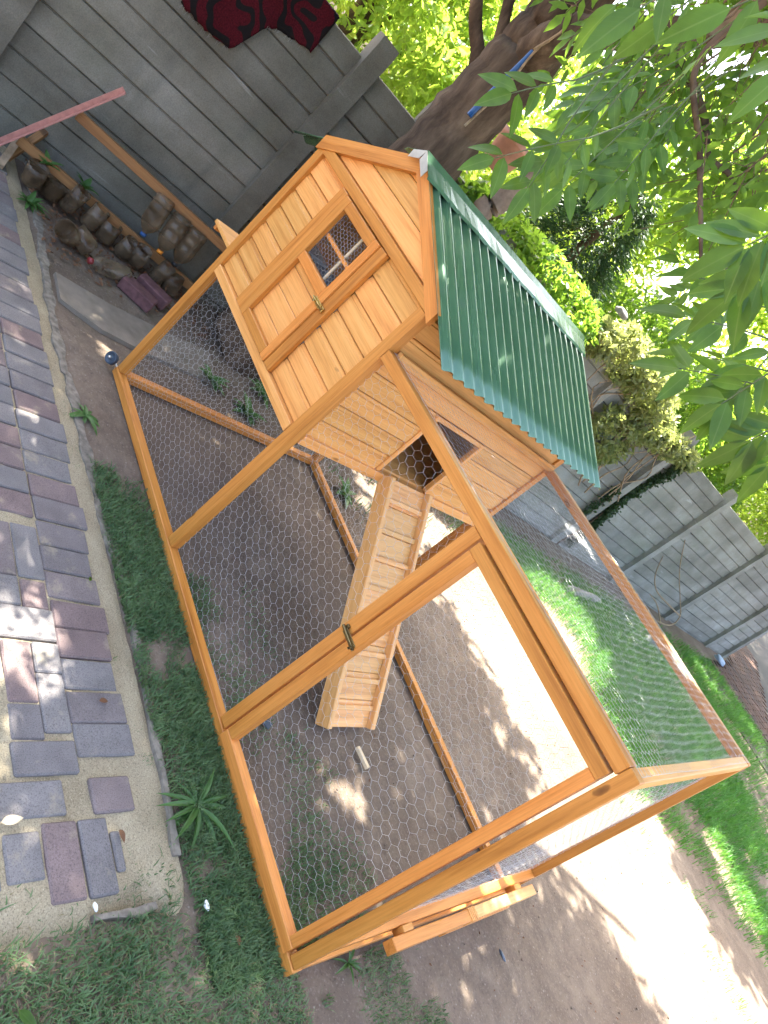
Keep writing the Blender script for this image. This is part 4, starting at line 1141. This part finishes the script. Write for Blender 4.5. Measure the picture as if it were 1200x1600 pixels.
# bare vine hanging on the far wall and curling on the ground
vine = link("bare_vine", tube_mesh([
    smooth_path([(-0.35, 8.3, 1.1), (-0.22, 8.9, .75), (-0.02, 9.5, .45), (0.12, 9.75, .28), (0.20, 9.6, .12), (0.15, 9.2, .05), (0.0, 8.8, .04), (-.1, 8.4, .12)], [.006, .007, .008, .010, .012, .012, .010, .006], 5),
    smooth_path([(0.12, 9.75, .28), (0.02, 9.3, .30), (-.12, 8.8, .34), (-.2, 8.4, .5), (-.3, 8.2, .75)], [.014, .012, .010, .008, .005], 5),
    smooth_path([(0.15, 9.3, .06), (0.02, 8.9, .22), (-.05, 8.5, .28)], [.012, .009, .006], 5)], 7), M_VINE)
tag(vine, "bare dry vine curling off the far end of the wall", "vine")
def rock(name, loc, size, label, seed, mat=M_STONE, cat="stone"):
    bm = bmesh.new(); bmesh.ops.create_icosphere(bm, subdivisions=3, radius=1)
    r_ = random.Random(seed); ph = [r_.uniform(0, 6) for _ in range(6)]
    for v in bm.verts:
        c = v.co
        f = 1 + .16 * math.sin(c.x * 3 + ph[0]) * math.sin(c.y * 2.6 + ph[1]) + .10 * math.sin(c.z * 5 + ph[2] + c.x * 4)
        v.co = Vector((c.x * size[0] * f, c.y * size[1] * f, max(c.z, -.5) * size[2] * f))
    me = bpy.data.meshes.new(name); bm.to_mesh(me); bm.free(); shade_smooth(me)
    return tag(link(name, me, mat, None, Matrix.Translation(loc)), label, cat)
rock("edging_stone", (0.62, 8.1, 0.03), (.10, .34, .09), "grey edging stone in the grass near the far wall", 3)
rock("edging_stone", (0.25, 6.1, 0.03), (.06, .55, .06), "long grey edging stone in grass seen through the run netting", 4)
rock("crumpled_bag", (0.52, 12.3, 0.07), (.12, .09, .06), "crumpled pale plastic bag at the foot of the last wall post", 9, M_LBLUE, "bag")
rock("wall_top_stone", wallB(3.95, 0.0, 2.12), (.06, .07, .045), "pale stone on the wall top between conifer and creeper", 12, M_STONE)

# ------------------------------------------------------------------ bottle planters by the wall
def shA(s, off, z):
    a = math.radians(75)
    return Vector((-1.661 + math.cos(a) * s + math.sin(a) * off, math.sin(a) * s - math.cos(a) * off, z))
def beam(name, a, b, w, h, mat, parent=None, bev=.002):
    a, b = Vector(a), Vector(b); d = b - a; L = d.length
    return link(name, box_mesh(L, w, h, bev, mat), None, parent, Matrix.Translation((a + b) / 2) @ d.to_track_quat('X', 'Z').to_matrix().to_4x4())
tag(beam("timber_batten", shA(-0.33, .25, .17), shA(0.95, .25, .095), .028, .055, M_OLDWOOD), "lower weathered timber batten holding the row of cut bottle planters", "batten", "planter battens")
tag(beam("timber_batten", shA(-0.18, .24, .49), shA(0.98, .24, .44), .028, .055, M_OLDWOOD), "upper weathered timber batten with upside down bottles hung below", "batten", "planter battens")
ib = empty("steel_post", shA(-.42, .27, 0)); tag(ib, "pink painted steel angle bar leaning against the planter battens", "post")
o0 = shA(-.42, .27, 0)
beam("web", shA(-.43, .27, .02) - o0, shA(-.08, .27, .77) - o0, .006, .035, M_PINK, ib, .001)
beam("flange", shA(-.42, .288, .015) - o0, shA(-.07, .288, .765) - o0, .036, .005, M_PINK, ib, .001)
def cut_cup(r, h, mat=M_BOTTLE_DIRTY):
    me = lathe([(0, 0), (r * .8, 0), (r, h * .12), (r * .97, h * .4), (r * 1.02, h * .5), (r, h), (r * .97, h), (r * .94, h * .5), (r * .9, h * .15), (0, h * .1)], 18)
    me.materials.append(mat); return me
cups = [cut_cup(.052, .15), cut_cup(.058, .13), cut_cup(.048, .16)]
soil = lathe([(0, .55), (.6, .55), (.95, .5), (.9, .2), (0, .2)], 14); soil.materials.append(simple("potting_soil", (0.045, 0.033, 0.024), .95))
CUPS = [(-0.17, .30, .02, "nearest the steel bar"), (0.04, .31, .03, "second from the steel bar"), (0.18, .31, .02, "third from the steel bar"), (0.30, .31, .01, "fourth from the steel bar"),
        (0.42, .31, .0, "fifth from the steel bar, under the batten"), (0.52, .32, .0, "sixth from the steel bar, under the batten"), (0.66, .33, .0, "second from the coop post"), (0.78, .34, .0, "closest to the coop post")]
for k, (s, off, z, w) in enumerate(CUPS):
    c = link("bottle_planter", random.choice(cups), None, None, Matrix.Translation(shA(s, off, z)) @ Matrix.Rotation(random.uniform(-.2, .2), 4, 'X') @ Matrix.Rotation(random.uniform(-.2, .2), 4, 'Y'))
    tag(c, "cut plastic bottle planter with soil, " + w, "planter", "bottle planters under the lower batten")
    link("soil", soil, None, c, Matrix.Diagonal((.048, .048, .13, 1)))
for (loc, rx, ry, lab) in (((-1.02, -0.06, .05), 1.1, .6, "empty cut plastic cup lying open beside the kerb"), ((-0.98, 0.04, .05), 1.25, -.5, "second empty cut cup lying next to the clear bottle")):
    c = link("cut_cup", cups[1], None, None, Matrix.Translation(loc) @ Matrix.Rotation(rx, 4, 'X') @ Matrix.Rotation(ry, 4, 'Y')); tag(c, lab, "cup")
bprof = lambda r, h: lathe([(0, 0), (r * .8, 0), (r * .97, h * .04), (r, h * .08), (r, h * .2), (r * .93, h * .23), (r, h * .26), (r, h * .42), (r * .93, h * .45), (r, h * .48), (r, h * .66), (r * .9, h * .76), (r * .62, h * .86), (r * .34, h * .92), (r * .28, h * .93), (r * .28, h), (0, h)], 20)
hang = bprof(.062, .26); hang.materials.append(M_BOTTLE_DIRTY)
def cap(mat, r=.02):
    me = lathe([(0, 0), (r, 0), (r, .02), (0, .02)], 14); me.materials.append(mat); return me
for s, off, z, cm, lab, tilt in ((0.43, .26, .46, M_BLUE, "upside down plastic bottle with blue cap hung under the upper batten", .25), (0.57, .27, .44, M_ORANGE, "upside down plastic bottle with orange cap hung under the upper batten", .2), (0.70, .27, .43, M_DARK, "hanging dirty plastic bottle nearest the coop", .1)):
    b = link("hanging_bottle", hang, None, None, Matrix.Translation(shA(s, off, z)) @ Matrix.Rotation(math.pi, 4, 'X') @ Matrix.Rotation(tilt, 4, 'Y'))
    tag(b, lab, "bottle", "bottles hung under the upper batten"); link("cap", cap(cm), None, b, Matrix.Translation((0, 0, .252)))
clr = bprof(.05, .27); clr.materials.append(M_BOTTLE_CLEAR)
b = link("plastic_bottle", clr, None, None, Matrix.Translation((-0.93, 0.27, .052)) @ Matrix.Rotation(math.pi / 2, 4, 'X') @ Matrix.Rotation(.25, 4, 'Y')); tag(b, "clear plastic bottle with red cap lying by the purple bricks", "bottle")
link("cap", cap(M_REDCAP, .018), None, b, Matrix.Translation((0, 0, .255)))
for loc, rz, lab in (((-0.83, 0.33, .038), .95, "purple brick lying against the clear bottle"), ((-0.95, 0.47, .04), .9, "purple brick half hidden behind the other, next to planters")):
    tag(link("loose_brick", box_mesh(.22, .10, .075, .006, M_PURPLEBRICK), None, None, Matrix.Translation(loc) @ Matrix.Rotation(rz, 4, 'Z')), lab, "brick")
bk = link("bucket", lathe([(0, 0), (.055, 0), (.065, .1), (.068, .1), (.062, .1), (.05, .012), (0, .012)], 20), M_BOTTLE_DIRTY, None, Matrix.Translation((-1.40, -0.13, .02))); tag(bk, "small clouded tub standing where the steel bar meets the batten", "tub")
# offcuts at the far left
for k, (a, b_, lab) in enumerate((((-1.55, -.36, .02), (-1.72, -.22, .22), "short weathered offcut leaning under the steel bar's foot"), ((-1.40, -.42, .02), (-1.66, -.33, .16), "pale round stick beside the steel bar's foot"))):
    tag(beam("timber_offcut", a, b_, .04, .03, M_OLDWOOD if k == 0 else M_VINE), lab, "timber")
# heap of litter under the planters
def litter(name, label, n, xr, yr, z, mat, L):
    P = np.stack([rng.uniform(*xr, n), rng.uniform(*yr, n), rng.uniform(.0, z, n)], 1)
    d = rand_dirs(n); d[:, 2] *= .25
    V, F = leaf_cloud(P, d, rand_dirs(n, 2.0), rng.uniform(.5, 1.2, n) * L, L * .5, .1, .05)
    tag(link(name, mesh_np(name, V, F), mat), label, "litter", kind="stuff")
litter("leaf_litter", "dead leaf litter on the soil under the planters", 900, (-1.75, -.75), (-.25, .95), .03, M_DEADLEAF, .035)
litter("leaf_litter", "scattered dry leaf bits on the yard soil", 420, (0.1, 4.2), (0.1, 4.2), .006, M_DEADLEAF, .016)

# ------------------------------------------------------------------ rug over the wall
def rug():
    xs = np.linspace(-0.09, 0.565, 40); 
    def bottom(s):
        if s < 0.24: return 1.315 - .05 * math.sin((s + .3) * 5)
        if s < 0.30: return 1.30 + (s - .24) / .06 * .20
        if s < 0.335: return 1.53
        if s < 0.585: return 1.55 + (s - .335) * .25
        return 1.62 + (s - .585) * 3
    V, F = [], []; nz = 16
    for i, s in enumerate(xs):
        b = bottom(s) + random.uniform(-.008, .008)
        for k in range(nz):
            t = k / (nz - 1); z = b + (1.846 - b) * t
            off = 0.026 + .010 * math.sin(s * 19 + z * 6) + .012 * (1 - t) * (1 + math.sin(s * 11))
            p = shA(s, off, z); V.append(tuple(p))
        for q, zz in ((-.02, 1.852), (-.07, 1.84), (-.075, 1.6)): V.append(tuple(shA(s, q, zz)))
    m = nz + 3
    for i in range(len(xs) - 1):
        for k in range(m - 1): F.append((i * m + k, (i + 1) * m + k, (i + 1) * m + k + 1, i * m + k + 1))
    o0 = shA(0, 0, 1.2)
    me = bpy.data.meshes.new("rug"); me.from_pydata([tuple(Vector(v) - o0) for v in V], [], F); me.update(); shade_smooth(me)
    o = link("rug", me, M_RUG, None, Matrix.Translation(o0)); sm = o.modifiers.new("pile", 'SOLIDIFY'); sm.thickness = .008
    tag(o, "dark red rug with black scrolls hanging over the wall top", "rug")
    fr = []
    for k in range(60):
        s = random.uniform(-.08, .55); b = bottom(s); p = shA(s, .04, b)
        fr.append(([p, p + Vector((random.uniform(-.01, .01), random.uniform(-.01, .01), -random.uniform(.008, .03)))], [.0012, .0006]))
    f = link("fringe", tube_mesh(fr, 4), M_STONE, o, Matrix.Translation(-o0)); f["kind"] = "stuff"
rug()

# ------------------------------------------------------------------ grass
def blades(name, label, pts, h, w, mat, lean=.6, cat="grass"):
    n = len(pts)
    hh = h * rng.uniform(.5, 1.25, n); a = rng.uniform(0, 2 * np.pi, n); ln = rng.uniform(.1, 1, n) * lean
    b = np.stack([pts[:, 0], pts[:, 1], np.full(n, -.012)], 1)
    d = np.stack([np.cos(a), np.sin(a), np.zeros(n)], 1); s = np.stack([-np.sin(a), np.cos(a), np.zeros(n)], 1)
    tw = rng.uniform(-.8, .8, n)[:, None]; s = s + d * tw; s /= np.linalg.norm(s, axis=1)[:, None]
    V = []
    ww = (w * rng.uniform(.6, 1.3, n))[:, None]
    for t, k in ((0, 1), (.4, .9), (.75, .6)):
        c = b + d * (hh * ln * t * t)[:, None] + np.array((0, 0, 1)) * (hh * (t - .35 * ln * t * t))[:, None]
        V += [c - s * ww * k / 2, c + s * ww * k / 2]
    V.append(b + d * (hh * ln)[:, None] + np.array((0, 0, 1)) * (hh * (1 - .42 * ln))[:, None])
    V = np.stack(V, 1).reshape(-1, 3); q = np.arange(n)[:, None] * 7
    tri = np.array([(0, 1, 3), (0, 3, 2), (2, 3, 5), (2, 5, 4), (4, 5, 6)])
    F = (q[:, :, None] + tri[None]).reshape(-1, 3)
    o = link(name, mesh_np(name, V, F), mat)
    tag(o, label, cat, kind="stuff"); return o
def scatter(n, x0, x1, y0, y1, f):
    p = np.stack([rng.uniform(x0, x1, n), rng.uniform(y0, y1, n)], 1)
    return p[rng.random(n) < f(p[:, 0], p[:, 1])]
cl = lambda v: np.clip(v, 0, 1)
M_STRAW = mat_leaf("dry_grass", (0.22, 0.17, 0.085), (0.34, 0.28, 0.15), (0.2, 0.16, 0.07), 0.7, 0.2)
f_strip = lambda x, y: cl(.7 + (fbm(x, y, 5) - .40) * 3.0) * cl((x - .72) * 2.2 + .3 * (y < -.15))
f_lawn = lambda x, y: cl(.72 + (fbm(x, y, 3.4) - .44) * 2.8) * cl(1.3 - cl((y + .2) * 2.2) - cl((x - 3.1) * .7)) * np.where((x < 2.47) & (y < -.36), .10, 1) * cl((x - 2.28) * 8)
f_in = lambda x, y: cl((fbm(x, y, 3.6) - .40) * 3.2) * cl(1.2 - (y - .05) * (2.6 - .6 * (x - 1.2)))
blades("grass", "short grass strip between kerb and coop front", scatter(30000, .70, 2.72, -.272, -.008, f_strip), .042, .0042, M_GRASS, 1.1)
blades("dry_grass", "dry straw mixed into the grass strip by the kerb", scatter(3500, .70, 2.72, -.272, -.008, f_strip), .03, .0026, M_STRAW, 1.6)
blades("grass", "patchy lawn at the near corner of the coop", scatter(82000, 2.28, 4.2, -1.7, .06, f_lawn), .034, .0042, M_GRASS, 1.2)
blades("dry_grass", "dry straw lying in the lawn near the coop corner", scatter(15000, 2.28, 4.2, -1.7, .06, f_lawn), .026, .0026, M_STRAW, 2.0)
blades("grass", "thin grass patches inside the run along its front", scatter(22000, 1.2, 2.68, .05, .62, f_in), .034, .0036, M_GRASS, 1.2)
blades("grass", "few grass tufts just outside the near end of the run", scatter(7000, 2.75, 3.3, .0, .75, lambda x, y: cl((fbm(x, y, 6) - .50) * 6)), .035, .0034, M_GRASS, 1.0)
blades("grass", "grass growing in the sand joints of the paving", scatter(16000, .3, 2.5, -.86, -.29, lambda x, y: cl((fbm(x, y, 9) - .56) * 5)), .014, .0024, M_GRASS)
blades("grass", "lush tall grass between the yard and the far wall", scatter(200000, -.9, 6.5, 3.4, 11.5, lambda x, y: cl((y - 4.35 - .25 * np.sin(x * 2.1) - .9 * (fbm(x, y, 1.4) - .5) + .8 * cl(1 - x)) * 2.2) * cl((x + 1.0 - .13 * y) * 3) * cl(.75 + (fbm(x, y, 1.1) - .42) * 4) * cl(1 - (x - 1.7) * cl((y - 7) * .5))), .12, .006, M_TALLGRASS, .9)
blades("grass", "sparse fringe of grass on the sunlit edge of the soil", scatter(9000, .3, 5.5, 3.7, 4.8, lambda x, y: cl((fbm(x, y, 4) - .55) * 5)), .05, .004, M_TALLGRASS)
blades("grass", "green weeds growing behind the house at the wall foot", scatter(14000, -.9, 1.0, 1.65, 4.4, lambda x, y: cl((fbm(x, y, 2) - .42) * 5) * cl(1.3 - (x + .8))), .10, .006, M_GRASS)

def rosette(name, label, loc, n, L, W, rise=.35, mat=M_WEED, cat="weed"):
    root = empty(name, loc); tag(root, label, cat)
    for k in range(n):
        a = k * 2.4 + random.uniform(-.3, .3); r_ = random.uniform(.1, 1.0) * rise + .12
        d = Vector((math.cos(a), math.sin(a), r_)).normalized(); nn = (Vector((0, 0, 1)) - d * d.z).normalized()
        me = LEAFW[k % len(LEAFW)]; l = L * random.uniform(.6, 1.1)
        y = nn.cross(d).normalized(); z = d.cross(y).normalized(); w = l * W
        link("leaf", me, None, root, Matrix(((d.x * l, y.x * w, z.x * l, 0), (d.y * l, y.y * w, z.y * l, 0), (d.z * l, y.z * w, z.z * l, 0), (0, 0, 0, 1))))
    return root
LEAFW = []
for k in range(3):
    me = leaf_mesh(1.0, 1.0, .15, random.uniform(.2, .5)); me.materials.append(M_WEED); LEAFW.append(me)
rosette("plantain_weed", "big rosette weed with long leaves beside the coop's front rail", (2.19, -.175, 0), 24, .17, .125, .45)
rosette("dandelion", "small leafy weed by the kerb near the coop's far corner", (0.42, -.235, 0), 11, .10, .28)
rosette("leafy_weed", "leafy weed at the paving's far corner beside the planters", (-1.22, -.27, 0), 14, .11, .3, .9)
rosette("seedling", "young plant sprouting from the planter nearest the steel bar", tuple(shA(-.16, .28, .16)), 8, .09, .4, 1.4)
rosette("seedling", "young leafy plant rising behind the lower batten", tuple(shA(.06, .24, .17)), 10, .10, .45, 1.6)
rosette("tuft", "green tuft against the outer foot of the end rail", (2.765, .30, 0), 12, .08, .16, 1.4)
for k, (x, y) in enumerate(((-.35, .75), (-.2, 1.0), (.2, 1.75), (-.5, 1.25))):
    rosette("leafy_weed", ("dark weed seen through the netting under the house", "second dark weed under the house by the left rail", "green weed beyond the back rail under the house", "weed at the foot of the ash behind netting")[k], (x, y, 0), 14, .13, .4, 1.0)
# small things lying about
tag(beam("wood_offcut", (2.00, .80, .014), (2.10, .815, .014), .02, .018, M_PALEWOOD), "small pale wood offcut lying on soil below the ramp", "offcut")
tag(link("crisp_packet", box_mesh(.06, .035, .006, .002, M_GREYBLUE), None, None, Matrix.Translation((1.885, .27, .012)) @ Matrix.Rotation(.6, 4, 'Z') @ Matrix.Rotation(.2, 4, 'X')), "small blue and white wrapper inside the run by the door post", "wrapper")
rock("tissue_scrap", (2.49, -.24, .012), (.014, .008, .006), "white paper scrap on the lawn near the coop corner", 21, M_WHITE, "paper scrap")
rock("tissue_scrap", (2.43, -.60, .006), (.012, .006, .005), "white paper scrap at the end of the paving", 22, M_WHITE, "paper scrap")
rock("blue_scrap", (2.95, 1.27, .006), (.026, .010, .006), "dark blue plastic scrap on bare soil outside the run", 23, M_GREYBLUE, "plastic scrap")
for k, (x, y, lab) in enumerate(((2.615, -.845, "green fallen leaf on the lawn at the picture's corner"), (2.19, -.835, "pale fallen leaf on the paving edge"), (1.36, -.415, "single green leaf on sand beside the pavers"))):
    me = leaf_mesh(1, .42, .2, .1); me.materials.append(M_LEAF if k != 1 else M_PALEWOOD)
    tag(link("fallen_leaf", me, None, None, Matrix.Translation((x, y, .022)) @ Matrix.Rotation(.7 + k, 4, 'Z') @ Matrix.Diagonal((.065 if k != 2 else .03, .065 if k != 2 else .03, .05, 1))), lab, "leaf")
for k, (x, y, lab) in enumerate(((2.24, -.49, "brown dry leaf on the sand beside a narrow paver"), (1.83, -.47, "reddish dry leaf on a grey paver near the kerb"), (2.62, -.16, "brown dry leaf in the lawn by the coop corner"))):
    me = leaf_mesh(1, .5, .5, .3); me.materials.append(M_DEADLEAF)
    tag(link("dry_leaf", me, None, None, Matrix.Translation((x, y, .016)) @ Matrix.Rotation(1.3 * k + .4, 4, 'Z') @ Matrix.Diagonal((.04, .04, .03, 1))), lab, "leaf")
# pebbles and clods
def pebbles():
    n = 2600
    P = np.stack([rng.uniform(-.6, 4.4, n), rng.uniform(.05, 4.3, n)], 1)
    base = np.array([(1, 0, 0), (0, 1, 0), (-1, 0, 0), (0, -1, 0), (0, 0, .7), (0, 0, -.5)])
    f = np.array([(0, 1, 4), (1, 2, 4), (2, 3, 4), (3, 0, 4), (1, 0, 5), (2, 1, 5), (3, 2, 5), (0, 3, 5)])
    s = np.minimum(rng.gamma(2, .0014, n) + .001, .007)
    a = rng.uniform(0, 6.3, n); R = np.stack([np.stack([np.cos(a), -np.sin(a), a * 0], 1), np.stack([np.sin(a), np.cos(a), a * 0], 1), np.stack([a * 0, a * 0, a * 0 + 1], 1)], 1)
    sc3 = rng.uniform(.6, 1.3, (n, 1, 3))
    V = np.einsum('nij,nkj->nki', R, base[None] * sc3) * s[:, None, None]
    V[:, :, 0] += P[:, :1]; V[:, :, 1] += P[:, 1:]; V[:, :, 2] += .0
    F = (np.arange(n)[:, None, None] * 6 + f[None]).reshape(-1, 3)
    tag(link("pebbles", mesh_np("pebbles", V.reshape(-1, 3), F), M_GROUND), "small clods and pebbles strewn over the yard soil", "pebbles", kind="stuff")
pebbles()
